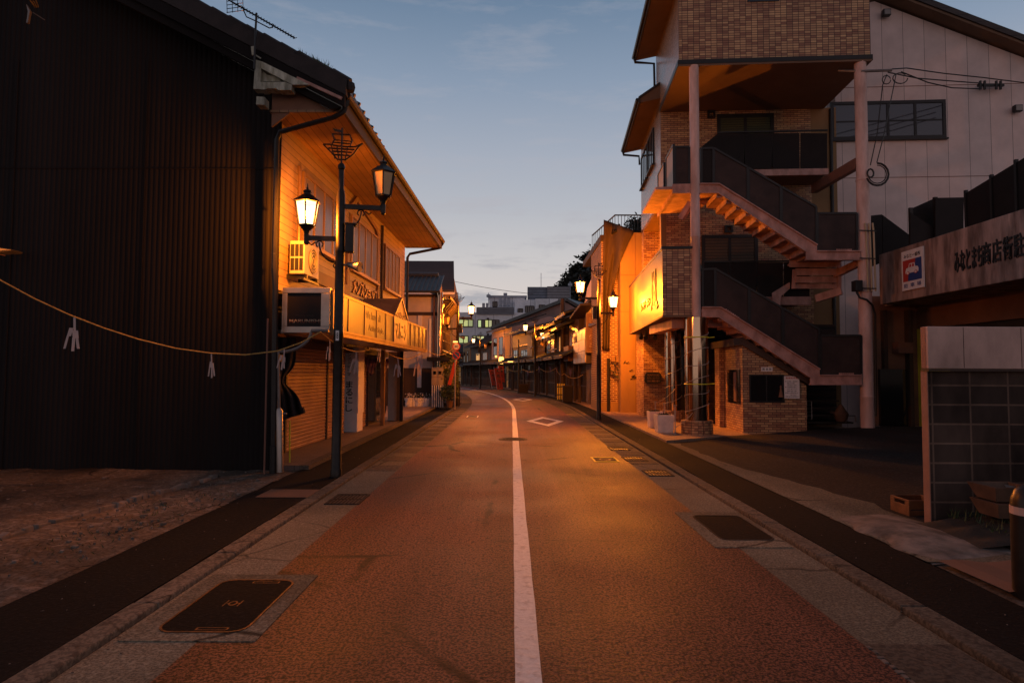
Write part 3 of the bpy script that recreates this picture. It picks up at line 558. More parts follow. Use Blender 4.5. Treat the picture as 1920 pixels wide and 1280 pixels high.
def lamp_post():
    t = thing('street_lamp', (0, 0, 0), 'x', 'street lamp', 'ornamental street lamps along the road')
    MB().lathe((0, 0, 0), [(.085, 0), (.085, .10), (.074, .12), (.072, 2.1), (.076, 2.11), (.076, 2.15), (.070, 2.16), (.068, 3.35), (.072, 3.36), (.072, 3.44), (.066, 3.46), (.064, 4.22), (.050, 4.30), (.040, 4.34), (.038, 4.62), (.055, 4.64), (.05, 4.70), (.03, 4.72)], 16).build('pole', M['lamp_black'], t, True)
    mb = MB(); q = .020  # sailing-ship finial, cut from flat bar
    def pl(pts, r=q): mb.tube([(x, 0, z) for x, z in pts], r * .62, 6)
    pl([(0, 4.68), (0, 5.27)], .022)
    pl([(-.275, 5.00), (-.17, 4.90), (-.06, 4.78), (.06, 4.78), (.17, 4.87), (.24, 4.98), (.31, 5.05)])
    pl([(-.275, 5.00), (-.18, 5.005), (-.05, 4.985), (.10, 4.985), (.20, 4.99), (.31, 5.05)])
    pl([(-.20, 4.945), (.19, 4.945)]); pl([(-.15, 4.90), (.15, 4.90)]); pl([(-.11, 4.85), (.12, 4.85)])
    for x in (-.16, -.07, .09): pl([(x, 4.99), (x * .6, 4.79)], .015)
    pl([(-.14, 5.17), (-.11, 5.08), (-.15, 4.99)]); pl([(-.15, 5.17), (.12, 5.17)], .018); pl([(.12, 5.17), (.15, 5.08), (.12, 4.99)])
    pl([(-.12, 5.08), (.14, 5.07)], .015); pl([(-.13, 5.04), (.13, 5.03)], .015)
    mb.prism([(-.005, -.007, 5.235), (-.10, -.007, 5.245), (-.145, -.007, 5.265), (-.11, -.007, 5.215), (-.005, -.007, 5.195)], (0, .014, 0))
    mb.build('ship_finial', M['lamp_black'], t)
    for nm, s, ln, z in (('arm', 1, .60, 4.06), ('arm', -1, .46, 3.56)):
        mb = MB(); bracket(mb, s, ln, z); mb.build('arm', M['lamp_black'], t)
        mb, gb = MB(), MB(); lantern(mb, gb, s * (ln + .03), z + .06)
        ln_ = mb.build('lantern', M['lamp_black'], t); gl = gb.build('glass', M['lamp_on'], ln_)
        gl.material_slots[0].link = 'OBJECT'; gl.material_slots[0].material = M['lamp_on']
        bo_ = bpy.data.objects.new('bulb', bpy.data.lights.new('bulb', 'POINT')); SC.collection.objects.link(bo_); bo_.parent = ln_
        bo_.location = (s * (ln + .03), 0, z + .06 + .30); bo_.data.energy = 1400; bo_.data.color = LAMP; bo_.data.shadow_soft_size = .06
    MB().box((.075, -.075, 3.36), (.205, .075, 3.78)).box((.06, -.085, 3.775), (.235, .085, 3.80)).build('control_box', M['lamp_black'], t, bevel=.006)
    mb = MB().tube([(.05, 0, 3.17), (.12, 0, 3.17)], .016); mb.build('horn_bracket', M['alu'], t)
    MB().tube([(.11, .02, 3.18), (.15, .00, 3.17), (.22, -.04, 3.15), (.30, -.08, 3.13), (.31, -.084, 3.128), (.29, -.075, 3.132)], [.035, .045, .055, .082, .078, .05], 14).build('horn_speaker', M['alu'], t, True)
    return t
proto = lamp_post(); posts_done = []
POSTS = [  # base pixel, turn, high lit, low lit, label
    ((630, 893), .16, 0, 1, 'street lamp before the clothes shop with only its lower lantern lit'),
    ((1123, 785.5), math.pi, 1, 1, 'street lamp with two lit lanterns beside the red brick wall'),
    ((857, 760), 0, 1, 0, 'street lamp by the round traffic signs, upper lantern lit'),
    ((1003, 742.5), math.pi, 1, 1, 'street lamp with two lit lanterns before the old wooden houses'),
    ((900, 728.5), math.pi, 1, 0, 'small distant street lamp with single lit lantern near the red banners')]
for i, ((px, py), rz, hi, lo, lab) in enumerate(POSTS):
    o = proto if i == 0 else copy_tree(proto)
    g = Zp(px, py, .034); o.location = g; o.rotation_euler.z = rz; o['label'] = lab
    lan = sorted([c for c in o.children if c.name.startswith('lantern')], key=lambda c: -c.data.vertices[0].co.z)
    posts_done.append((lan, hi, lo, i))
for lan, hi, lo, i in posts_done:
    for c, lit in zip(lan, (hi, lo)):
        for k in list(c.children):
            if k.type == 'LIGHT':
                if lit: k.data = k.data.copy(); k.data.energy = (1050, 2300, 1700, 1500, 1500)[i]
                else: bpy.data.objects.remove(k)
            else: k.material_slots[0].material = M['lamp_on'] if lit else M['lamp_off']
g = Zp(630, 893, .034)
mb = MB(frame(g, .02)); mb.box((-.022, -.078, 2.02), (.026, -.074, 2.17)); mb.build('pole_sticker', M['white'], lab=('small white sticker with number on the lamp pole before the shop', 'sticker'))
mb = MB(frame(g, .02)); mb.text('8', (-.012, -.0785, 2.05), (1, 0, 0), (0, 0, 1), .028, .09, .002)
o = mb.build('number', M['ink'], bpy.data.objects['pole_sticker'])

# ------------------------------------------------------------ the clothes shop
SM, SL = frame_ab(FA, FB)          # x along the facade away from the camera, y towards the plot behind, -y towards the road
shop = thing('clothes_shop', (FA.x, FA.y, 0), 'two storey clothes shop, dark ribbed gable wall and lit cream street facade', 'shop')
def sp(s, t, z): return SM @ V((s, -t, z))   # t > 0 towards the road
# black ribbed gable wall, in real folds
mb = MB(); pitch = .082; x = -3.72; vs = []
zr = lambda x: min(5.62 + (-2.62 - x) * .515, 9.9)
xs = []
while x > -14: xs += [(x, 0), (x - .024, -.007), (x - .050, -.007), (x - .066, 0)]; x -= pitch
vs = [(q, 10.13 + d, -.02) for q, d in xs] + [(q, 10.13 + d, min(zr(q), 5.62 + 7.0 * .515 - max(0, -9.6 - q) * .515)) for q, d in xs]; n = len(xs)
mb.add(vs, [(i + 1, i, i + n, i + n + 1) for i in range(n - 1)])
mb.build('gable_wall', M['black_wall'], shop)
MB().box((-14, 10.112, 4.82), (-3.72, 10.119, 4.835)).build('sheet_lap', M['black_wall'], shop)
for x_ in (-5.9, -8.0): MB().box((x_, 10.112, 0), (x_ + .012, 10.119, 6.6)).build('sheet_lap', M['black_wall'], shop)
mb = MB().box((-14, 10.15, 0), (-4.35, 20.6, 5.5)); mb.build('body', M['dark_wood'], shop)
MB(SM).box((0, 0, 2.9), (SL, .5, 5.62)).build('upper_wall', M['siding'], shop)
MB(SM).box((-.02, 1.0, 0), (SL, 1.1, 2.9)).box((-.06, -.01, 2.9), (0, .02, 5.62)).build('lower_wall', M['dark_wood'], shop)
MB(SM).box((-.4, -1.12, 5.62), (SL + .25, .02, 5.66)).build('soffit', M['soffit'], shop)
MB(SM).box((-.42, -1.16, 5.60), (SL + .28, -1.12, 5.84)).build('fascia_board', M['brown'], shop)
MB(SM).prism([(-.38, -.35, 5.665), (-.38, .0, 5.4), (-.38, .0, 6.2), (-.38, -.9, 5.665)], (.04, 0, 0)).build('gable_infill', M['ochre'], shop)  # ochre colour stands in for orange lamplight on this board
# roof: slope, verge tiles, barge boards
def rp(t, y, dz=0): return V((-2.55 - t, y, 5.93 + t * .515 + dz))
ridge = 7.0
mb = MB()
for k in range(0, 34):
    y0 = 9.75 + k * .335
    mb.prism([rp(0, y0), rp(ridge, y0), rp(ridge, y0, .10), rp(0, y0, .07)], (0, .30, 0)) if y0 < 20.9 else None
    mb.tube([rp(-.015, y0 + .31, .075), rp(ridge, y0 + .31, .10)], .036, 6)
mb.prism([rp(ridge, 9.75), rp(2 * ridge, 9.75, -2 * ridge * .515 + ridge * .515 - 0), rp(2 * ridge, 9.75, -ridge * .515 - .1), rp(ridge, 9.75, -.1)], (0, 11.2, 0))
mb.build('roof', M['tile_roof'], shop)
mb = MB(); k = 0.0; rr = random.Random(5)
while k < ridge:
    d = .27; mb.prism([rp(k, 9.56, -.13), rp(k + d, 9.56, -.13), rp(k + d, 9.56, .11 + rr.uniform(-.012, .02)), rp(k, 9.56, .11 + rr.uniform(-.012, .02))], (0, .20, 0))
    mb.tube([rp(k - .03, 9.68, .13), rp(k + d - .02, 9.68, .15)], .062 * rr.uniform(.95, 1.08), 7); k += d
mb.lathe(rp(-.03, 9.68, .05), [(.07, -.06), (.085, .0), (.07, .07)], 8); mb.build('verge_tiles', M['verge'], shop)
MB().prism([rp(.02, 9.58, -.135), rp(ridge, 9.58, -.135), rp(ridge, 9.58, -.37), rp(.02, 9.58, -.31)], (0, .05, 0)).build('barge_board', M['black_wall'], shop)
MB().prism([rp(.10, 9.66, -.32), rp(ridge, 9.66, -.32), rp(ridge, 9.66, -.50), rp(.22, 9.66, -.43)], (0, .08, 0)).build('barge_board', M['black_wall'], shop)
mb = MB().bar(rp(.75, 9.56, -.26), rp(.06, 9.56, -.22), .03, .045); mb.build('flashing_strip', M['pink_beam'], shop)
mb = MB()
for i in range(90):
    c = rp(rr.uniform(.25, .75), 9.6 + rr.uniform(0, .25), .17); mb.add([c, c + V((.012, 0, 0)), c + V((rr.uniform(-.06, .06), rr.uniform(-.06, .06), rr.uniform(.04, .13)))], [(0, 1, 2)])
mb.build('roof_weed', M['leaf'], shop)
# gutter and pipes
mb = MB(); mb.tube([sp(-.45, 1.20, 5.86), sp(SL + .3, 1.20, 5.84)], .058, 8); mb.build('gutter', M['brown'], shop, True)
mb = MB().tube([sp(-.40, 1.20, 5.80), sp(-.40, 1.14, 5.62), sp(-.38, 1.0, 5.55), sp(-.34, .12, 5.33), sp(-.30, .06, 5.22), sp(-.28, .05, 3.2)], .040, 8)
for z in (4.9, 4.1, 3.4): mb.lathe(sp(-.28, .05, z), [(.047, 0), (.047, .03)], 8)
mb.build('downpipe', M['black_steel'], shop, True)
MB().tube([sp(-.28, .05, 3.2), sp(-.26, .07, 2.9), sp(-.26, .10, .30)], .046, 8).lathe(sp(-.26, .10, .02), [(.060, 0), (.060, .42), (.05, .43)], 10).build('downpipe', M['black_steel'], shop, True)
MB().tube([sp(-.40, .02, 0), sp(-.40, .02, 2.4)], .014, 6).build('conduit', M['ledge'], shop)
MB().tube([sp(SL + .22, 1.20, 5.78), sp(SL + .22, 1.1, 5.62), sp(SL + .20, .12, 5.42), sp(SL + .18, .05, 5.30), sp(SL + .18, .05, 2.7)], .045, 8).build('downpipe', M['black_steel'], shop, True)
MB().tube([sp(7.0, .04, 5.55), sp(7.0, .04, 3.1)], .035, 8).build('downpipe', M['brown'], shop, True)
# bracket of weathered timber under the verge
mb = MB(); y = 9.72
def pxy(px, py, yy=y): return P(px, py, yy)
def poly(mb, pts, th, yy=9.52): mb.prism([P(a, b, yy) for a, b in pts], (0, th, 0)); return mb
br = thing('eave_bracket', P(495, 168, 9.72), 'pale weathered timber bracket under the roof verge of the shop', 'roof bracket')
poly(MB(), [(479, 112), (489, 115), (488, 167), (475, 167)], .16).build('post', M['old_wood'], br)
poly(MB(), [(490, 115), (580, 159), (548, 159), (489.5, 128)], .12).build('rafter_arm', M['old_wood'], br)
poly(MB(), [(488, 154), (535, 154), (547, 159), (546, 169), (522, 169), (518, 166), (500, 166), (497, 168), (488, 168)], .18).build('corbel', M['old_wood'], br)
poly(MB(), [(490, 130), (500, 140), (523, 146), (526, 153), (490, 153)], .06, 9.60).build('infill_board', M['old_wood'], br)
poly(MB(), [(481, 181), (496, 182), (496, 197), (480, 196)], .18).build('beam_end', M['old_wood'], br)
# windows
def window(parent, Mx, s0, s1, z0, z1, n, fm, gm, t=0.0, fw_=.055, dep=.06, name='window', rail=None, sill=.05):
    """framed window standing dep proud of the wall plane y = -t of frame Mx"""
    mb = MB(Mx); y0, y1 = -t - dep, -t
    mb.box((s0, y0, z0), (s0 + fw_, y1, z1)).box((s1 - fw_, y0, z0), (s1, y1, z1)).box((s0 + fw_, y0, z1 - fw_), (s1 - fw_, y1, z1)).box((s0 + fw_, y0, z0), (s1 - fw_, y1, z0 + fw_))
    w = (s1 - s0 - 2 * fw_) / n
    for i in range(1, n): x = s0 + fw_ + w * i; mb.box((x - fw_ * .4, y0 + .008, z0 + fw_), (x + fw_ * .4, y1, z1 - fw_))
    if rail: mb.box((s0 + fw_, y0 + .012, rail - .02), (s1 - fw_, y1, rail + .02))
    if sill: mb.box((s0 - .03, y0 - sill, z0 - .045), (s1 + .03, y1, z0 - .002))
    fo = mb.build(name, fm, parent)
    MB(Mx).box((s0 + fw_ * .7, -t - dep * .55, z0 + fw_ * .7), (s1 - fw_ * .7, -t - dep * .35, z1 - fw_ * .7)).build('pane', gm, fo)
    return fo
for s0, s1 in ((.95, 3.3), (4.0, 6.5), (7.35, 9.3)): window(shop, SM, s0, s1, 3.88, 5.12, 4, M['gold_sash'], M['shop_glass'])
mb = MB()
for a, b in (((4.0, 5.30), (4.45, 5.58)), ((4.45, 5.58), (6.3, 5.30)), ((6.3, 5.30), (6.6, 5.1)), ((6.6, 5.1), (6.6, 3.5))): mb.bar(sp(a[0], .03, a[1]), sp(b[0], .03, b[1]), .05, .11, (0, 0, 1) if a[0] != b[0] else (0, 1, 0))
mb.build('gabled_trim', M['ledge'], shop)
MB(SM).box((1.6, -.05, 3.25), (3.74, 0, 3.48)).build('ledge', M['ledge'], shop); MB(SM).box((9.1, -.05, 3.05), (SL - .1, 0, 3.25)).build('ledge', M['ledge'], shop)
MB(SM).box((3.75, -.04, 3.2), (3.95, 0, 4.6)).build('trim_board', M['ledge'], shop)
MB().tube([sp(.75, .05, 3.3), sp(.75, .05, 5.05), sp(.78, .02, 5.15)], .035, 8).build('vent_pipe', M['gold_sash'], shop, True)
mb = MB(); mb.text('メンズショップ', sp(4.25, .01, 3.36), SM.to_3x3() @ V((1, 0, 0)), (0, 0, 1), 2.3, .38, .05); mb.build('lettering', M['gold_sash'], shop)
# canopy with glazed sign band
can = thing('shop_canopy', sp(4.5, .5, 2.2), 'long glazed amber sign band on the canopy over the shopfront', 'shop canopy')
T0, C1 = .90, 9.2
MB(SM).box((0.02, -T0 + .05, 2.20), (C1, -.0, 2.26)).box((0.05, -T0 + .06, 2.84), (C1, -.0, 2.87)).build('deck', M['alu'], can)
mb = MB(SM); bays = [0.0, .86, 1.95, 2.9, 3.75, 4.5, 6.02, 6.65, 7.3, 7.93, 8.57, C1]
mb.box((0, -T0 - .02, 2.17), (C1, -T0 + .05, 2.235)).box((0, -T0 - .035, 2.235), (C1, -T0 + .03, 2.275)).box((0, -T0 - .012, 2.85), (4.5, -T0 + .04, 2.895)).box((6.02, -T0 - .012, 2.85), (C1, -T0 + .04, 2.895))
for b in bays: mb.box((b - .018, -T0 - .015, 2.275), (b + .018, -T0 + .03, 2.85))
mb.box((C1 - .02, -T0 + .03, 2.2), (C1 + .02, 0, 2.9)); mb.build('frame', M['gold_sash'], can)
for i, (a, b) in enumerate(zip(bays[:-1], bays[1:])):
    if a == 4.5: continue
    MB(SM).box((a + .015, -T0 + .0, 2.27), (b - .015, -T0 + .015, 2.855)).build('panel', M['panel_glass'], can)
ux = SM.to_3x3() @ V((1, 0, 0)); f = sp(0, T0 + .003, 0) - sp(0, 0, 0)
mb = MB(); mb.text('We have all', sp(2.0, T0 + .002, 2.62), ux, (0, 0, 1), 1.25, .15, .004); mb.build('lettering', M['ghost'], can); mb = MB(); mb.text('Active Style.', sp(2.25, T0 + .002, 2.36), ux, (0, 0, 1), 1.30, .15, .004); mb.build('lettering', M['ghost'], can)
# peaked sign in the band
pk = [(4.50, 2.275), (6.02, 2.275), (6.02, 2.90), (5.26, 3.36), (4.50, 2.90)]
MB().prism([sp(a, T0 + .03, z) for a, z in pk], sp(0, -.10, 0) - sp(0, 0, 0)).build('peak_panel', M['metalsign'], can)
mb = MB()
for (a, za), (b, zb) in zip(pk[2:], pk[3:] + pk[:1]): mb.bar(sp(a, T0 + .02, za), sp(b, T0 + .02, zb), .07, .05) if abs(a - b) > .1 else None
mb.prism([sp(4.5, .9, 2.9), sp(5.26, .9, 3.36), sp(5.26, .9, 3.33), sp(4.55, .9, 2.88)], sp(0, -.88, 0) - sp(0, 0, 0)).prism([sp(6.02, .9, 2.9), sp(5.26, .9, 3.36), sp(5.26, .9, 3.33), sp(5.97, .9, 2.88)], sp(0, -.88, 0) - sp(0, 0, 0)); mb.build('peak_roof', M['alu'], can)
mb = MB(); mb.text('メンズショップ', sp(4.66, T0 + .032, 2.86), ux, (0, 0, 1), 1.2, .16, .006); mb.build('lettering', M['ink'], can); mb = MB(); mb.text('マルニシ', sp(4.62, T0 + .032, 2.36), ux, (0, 0, 1), 1.28, .40, .006); mb.build('lettering', M['ink'], can)
# light box at the canopy's near end
MB(SM).box((-.10, -T0 + .02, 2.20), (.02, -.12, 2.30)).box((-.10, -T0 + .02, 2.83), (.02, -.12, 2.92)).box((-.10, -T0 + .02, 2.30), (.02, -T0 + .16, 2.83)).box((-.10, -.20, 2.30), (.02, -.12, 2.83)).build('light_box', M['alu'], can, bevel=.006)
MB(SM).box((-.075, -T0 + .15, 2.29), (-.05, -.19, 2.84)).build('dark_screen', M['dark_screen'], can)
uy = SM.to_3x3() @ V((0, -1, 0))
mb = MB(); mb.text("Men's shop", sp(-.077, .33, 2.45), uy, (0, 0, 1), .30, .05, .002); mb.build('lettering', M['rail_glow'], can)
mb = MB(); mb.text('MARUNISHI', sp(-.077, .23, 2.36), uy, (0, 0, 1), .50, .06, .002); mb.build('lettering', M['redbrick'], can)
# shopfront under the canopy
def shutter(s0, s1, t, z1, m, nm='shutter'):
    mb = MB(SM); z = .10; y = -t; pr = []
    while z < z1: pr += [(y, z), (y - .016, z + .018), (y - .016, z + .052), (y, z + .066)]; z += .070
    n = len(pr); mb.add([(s0, a, b) for a, b in pr] + [(s1, a, b) for a, b in pr], [(i, i + n, i + n + 1, i + 1) for i in range(n - 1)]); mb.build(nm, m, shop)
shutter(.35, 1.55, -.46, 2.3, M['shutter']); shutter(1.62, 3.95, -.46, 2.3, M['shutter']); shutter(4.03, 5.35, -.46, 2.3, M['shutter']); shutter(6.4, 7.5, -.46, 2.3, M['shutter'])
mb = MB(SM)
for s in (1.585, 3.99, 7.53): mb.box((s - .035, .42, .09), (s + .035, .50, 2.3))
mb.box((-.0, .36, 2.05), (SL, .56, 2.2)); mb.build('shutter_mullion', M['brown'], shop)
# shop-name pillar, its face turned up the street
mb = MB(); a0, a1 = P(642.5, 700, 15.9), P(671, 700, 15.9)
pil = thing('sign_pillar', ((a0.x + a1.x) / 2, 16.1, .1), 'white pillar with vertical black Japanese shop name between the shutters', 'sign pillar')
MB().box((a0.x, 15.9, .09), (a1.x, 16.5, .58)).build('plinth', M['white'], pil, bevel=.01)
MB().box((a0.x + .008, 15.91, .58), (a1.x - .03, 16.49, 2.2)).build('shaft', M['white'], pil)
MB().box((a1.x - .028, 15.88, .56), (a1.x + .02, 16.5, 2.2)).build('edge_board', M['white'], pil)
xc = (a0.x + a1.x) / 2 - .02
mb = MB()
for i, ch in enumerate('メンズショップ'): mb.text(ch, (xc - .05, 15.905, 2.06 - i * .095), (1, 0, 0), (0, 0, 1), .085, .072 if ch not in 'ョッ' else .055, .006)
mb.build('lettering', M['ink'], pil); mb = MB()
for i, ch in enumerate('まるにし'): mb.text(ch, (xc - .085, 15.905, 1.19 - i * .195), (1, 0, 0), (0, 0, 1), .17, .165, .006)
mb.build('lettering', M['ink'], pil)
MB(SM).box((7.62, .0, .09), (7.75, .10, 2.2)).build('door_post', M['gold_sash'], shop)
MB(SM).box((7.75, .50, .09), (9.3, .55, 2.2)).build('door_recess', M['night_glass'], shop)
b0, b1 = P(728, 700, 19.6), P(752, 700, 19.6)
MB().box((b0.x, 19.6, .09), (b1.x, 19.85, 2.2)).build('end_wall', M['white_wall'], shop)
MB().box((b1.x + .02, 19.3, 0), (b1.x + .11, 19.4, 2.2)).build('canopy_post', M['black_steel'], shop)
MB().box((b1.x - .10, 19.45, .09), (b1.x + .0, 19.55, 2.2)).build('canopy_post', M['gold_sash'], shop)
# things hung at the shopfront
def hose(name, pts, r, m, lab, n=6): return MB().tube(pts, r, n).build(name, m, smooth=True, lab=lab)
hose('black_hose', [sp(7.9, -.1, 1.7), sp(7.92, -.05, 1.2), sp(7.85, -.02, .9), sp(8.0, -.05, .5), sp(7.95, -.1, .2), sp(8.05, -.1, .12)], .03, M['ink'], ('black hose hanging in the doorway recess of the clothes shop', 'hose'))
ar = [P(522, 660, 9.95)] + [P(522 + 62 * math.sin(t), 660 - 40 * (1 - math.cos(t)), 9.95) for t in [i * .157 for i in range(1, 11)]] + [P(616, 620, 9.95)]
t = thing('arched_pole', Zp(524, 885), 'grey pole bending into an arch below the shop light box', 'bent pole')
MB().tube([Zp(523, 887, .0) , P(523, 760, 9.95), P(522, 690, 9.95)] + ar, .027, 8).build('pole', M['steel_pipe'], t, True)
MB().tube([P(525, 885, 9.9), P(524, 770, 9.9), P(523, 765, 9.9)], [.05, .05, .03], 10).build('sleeve', M['alu'], t, True)
MB().tube([P(531, 775 - 10 * math.cos(q), 9.85) + V((.055 * math.sin(q), 0, -.08 * math.cos(q))) for q in [i * .45 for i in range(8)]], .014, 6).build('hook', M['steel_pipe'], t, True)
MB().box(P(522, 678, 9.9), P(533, 665, 9.98)).build('cable_clip', M['tagpaint'], t)
def drape(u, v):
    w = 34 - 22 * math.exp(-((v - .52) / .13) ** 2) + 24 * max(0, v - .55) ** 1.0; x = 521 + (0 if v < .5 else 3 * (v - .5)) + w * u
    if v > .55: x += 10 * (v - .55)
    return P(x, 632 + 156 * v - (14 * u if v > .9 else 0), 10.35 + .10 * math.sin(u * 15 + v * 3) * (0.4 + v) + .25 * u)
dm = MB().grid(drape, 28, 30); o = dm.build('cloth_drape', M['cloth'], smooth=True, lab=('dark cloth gathered and tied beside the shop shutter', 'cloth drape'))
sol = o.modifiers.new('thick', 'SOLIDIFY'); sol.thickness = .012
MB().tube([P(543, 867, 10.6), P(543.5, 788, 10.6)], .012, 8).build('yellow_marker', M['yellow_tape'], lab=('thin bright yellow marker pole standing before the shutter', 'marker pole'))
# festival swags in the doorway
def swag(pts, m, lab, name='festival_swag', group=None):
    a, b = V(pts[0]), V(pts[1]); dn = pts[2]
    def fn(u, v):
        p = a.lerp(b, u); s = math.sin(math.pi * u); return p + V((0, .03 * math.sin(u * 22 + v * 5), -dn * (s * .75 + .25) * v - .05 * s))
    o = MB().grid(fn, 18, 7).build(name, m, smooth=True, lab=(lab, 'cloth swag', group)); sm = o.modifiers.new('thick', 'SOLIDIFY'); sm.thickness = .01; return o
for (x0, x1, y_, d, dn, lab) in ((684, 707, 668, 17.2, .45, 'purple festival cloth in the doorway above the second shutter'), (712, 729, 668, 18.4, .40, 'purple festival cloth beside the white end wall')):
    swag((P(x0, y_, d), P(x1, y_ + 3, d + .5), dn), M['purple'], lab, group='purple festival cloths')
# air conditioner on the facade
ac = thing('air_conditioner', sp(.66, .2, 3.2), 'cream outdoor air conditioner unit mounted on the shop wall under lamp', 'air conditioner')
MB(SM).box((.30, -.32, 3.20), (1.02, -.07, 3.75)).build('casing', M['ac'], ac, bevel=.012)
mb = MB(SM)
for i in range(3):
    for j in range(2): mb.box((.292, -.295 + i * .073, 3.26 + j * .23), (.302, -.235 + i * .073, 3.46 + j * .23))
mb.build('side_grille', M['ink'], ac)
c = sp(.70, .322, 3.47); nn = sp(0, 1, 0) - sp(0, 0, 0); e1 = ux; mb = MB()
cir = lambda r, o=0: [c + nn * o + e1 * (r * math.cos(k * .2618)) + V((0, 0, r * math.sin(k * .2618))) for k in range(24)]
mb.prism(cir(.21), nn * .012); mb.build('fan_guard', M['ink'], ac)
mb = MB()
for r in (.06, .12, .17, .21): mb.tube(cir(r, .016) + cir(r, .016)[:1], .006, 5)
mb.build('guard_ring', M['ac'], ac)
MB(SM).box((.36, -.34, 3.14), (.42, 0, 3.20)).box((.90, -.34, 3.14), (.96, 0, 3.20)).box((.28, -.32, 3.10), (1.04, -.28, 3.14)).build('bracket', M['black_steel'], ac)
# tv antenna on the verge
an = thing('tv_antenna', P(478, 105, 9.5), 'dark yagi television antenna on the roof verge of the shop', 'antenna')
MB().tube([P(477, 130, 9.45), P(479, 60, 9.45), P(481, 25, 9.45)], .016, 6).build('mast', M['black_steel'], an)
MB().bar(P(474, 88, 9.47), P(476, 104, 9.47), .03, .05).bar(P(476, 102, 9.47), P(489, 110, 9.55), .015, .02).build('clamp', M['old_wood'], an)
a, b = P(428, 0, 9.2), P(553, 72, 9.9); mb = MB().tube([a, b], .012, 6)
dirv = (b - a).normalized(); sd = dirv.cross(V((0, 0, 1))).normalized()
for i in range(22):
    c = a.lerp(b, .12 + .88 * i / 21); mb.tube([c - sd * .07 + V((0, 0, .018)), c + sd * .07 - V((0, 0, .018))], .006, 4)
mb.build('boom', M['black_steel'], an)
mb = MB().tube([P(456, 18, 9.4), P(462, 32, 9.43), P(480, 40, 9.45), P(505, 53, 9.62), P(511, 52, 9.66), P(513, 46, 9.67)], .009, 6)
mb.build('boom_stay', M['black_steel'], an)
mb = MB()
for i in range(5): mb.tube([P(425, -4 + i * 7, 9.1), P(455, -8 + i * 7, 9.35)], .005, 4)
for i in range(4): mb.tube([P(425 + i * 10, -6 - i, 9.1 + i * .08), P(426 + i * 10, 25 - i, 9.1 + i * .08)], .005, 4)
mb.build('reflector_grid', M['black_steel'], an)

# straw rope with paper streamers
def sag(p, q, s, n=14): return [p.lerp(q, i / n) - V((0, 0, s * 4 * (i / n) * (1 - i / n))) for i in range(n + 1)]
k0, k1, k2, k3, k4, k5 = P(-110, 468, 8.2), P(601, 622, 9.7), P(707, 646, 14.3), P(797, 655, 19.2), P(858, 640, 28.5), P(600, 640, 9.7)
RP = [(-110, 462), (-50, 496), (0, 525), (65, 560), (130, 590), (195, 615), (260, 636), (330, 653), (395, 662), (460, 665), (520, 658), (565, 642)]
rope_pts = [P(x, y, 8.2 + 1.5 * (x + 110) / 711) for x, y in RP] + [k1] + sag(k1, k2, .22)[1:] + sag(k2, k3, .30)[1:] + sag(k3, k4, .35)[1:]
MB().tube(rope_pts, .0105, 6).build('straw_rope', M['rope'], smooth=True, lab=('yellow straw rope looping along the shopfront under the canopy', 'straw rope'))
def rope_at(px):
    best = min(rope_pts, key=lambda p: abs(960 + 1200 * p.x / p.y - px)); i = rope_pts.index(best)
    for j in (i - 1, i):
        if 0 <= j < len(rope_pts) - 1:
            a, b = rope_pts[j], rope_pts[j + 1]; xa, xb = 960 + 1200 * a.x / a.y, 960 + 1200 * b.x / b.y
            if min(xa, xb) <= px <= max(xa, xb): return a.lerp(b, (px - xa) / (xb - xa))
    return best
def streamer(p, sc, tilt, lab):
    mb = MB(frame(p, tilt) @ Matrix.Rotation(random.uniform(-.12, .12), 4, 'Y'))
    def leaf(x, z, w, h, dx=0, y=0.0): mb.prism([(x - w / 2, y, z), (x + w / 2, y, z), (x + w / 2 + dx, y, z - h), (x - w / 2 + dx, y, z - h)], (0, .004, 0))
    leaf(.0, .01, .022 * sc, .17 * sc, .0)
    leaf(.004, -.15 * sc, .055 * sc, .085 * sc, .004 * sc, .006)
    leaf(-.012 * sc, -.225 * sc, .028 * sc, .15 * sc, -.012 * sc, .012); leaf(.016 * sc, -.23 * sc, .026 * sc, .12 * sc, .012 * sc, .016)
    leaf(-.035 * sc, -.12 * sc, .040 * sc, .09 * sc, -.025 * sc, .02); leaf(-.07 * sc, -.205 * sc, .022 * sc, .14 * sc, -.035 * sc, .024)
    return mb.build('paper_streamer', M['paper'], lab=(lab, 'paper streamer', 'folded paper streamers on the straw rope'))
for px, sc, ti, lab in ((137, 1.25, .3, 'folded paper streamer swinging sideways before the dark gable wall, outermost on the rope'), (396, .95, -.4, 'folded paper streamer hanging at the lowest dip before the dark gable wall'),
                        (533, .85, .9, 'folded paper streamer beside the arched grey pole'), (618, .9, 1.4, 'narrow paper streamer between the arched pole and the lamp post'),
                        (668, 1.15, .2, 'folded paper streamer hanging before the shop-name pillar'), (713, .9, 1.3, 'thin paper streamer in front of the purple doorway cloths'),
                        (746, 1.3, .5, 'folded paper streamer in front of the white end wall of the shop'), (790, 1.3, .2, 'folded paper streamer past the canopy end')):
    streamer(rope_at(px), sc, ti, lab)
streamer(P(783, 670, 21), 1.7, .4, 'paper streamer hanging before the plaster wall of the tiled house')
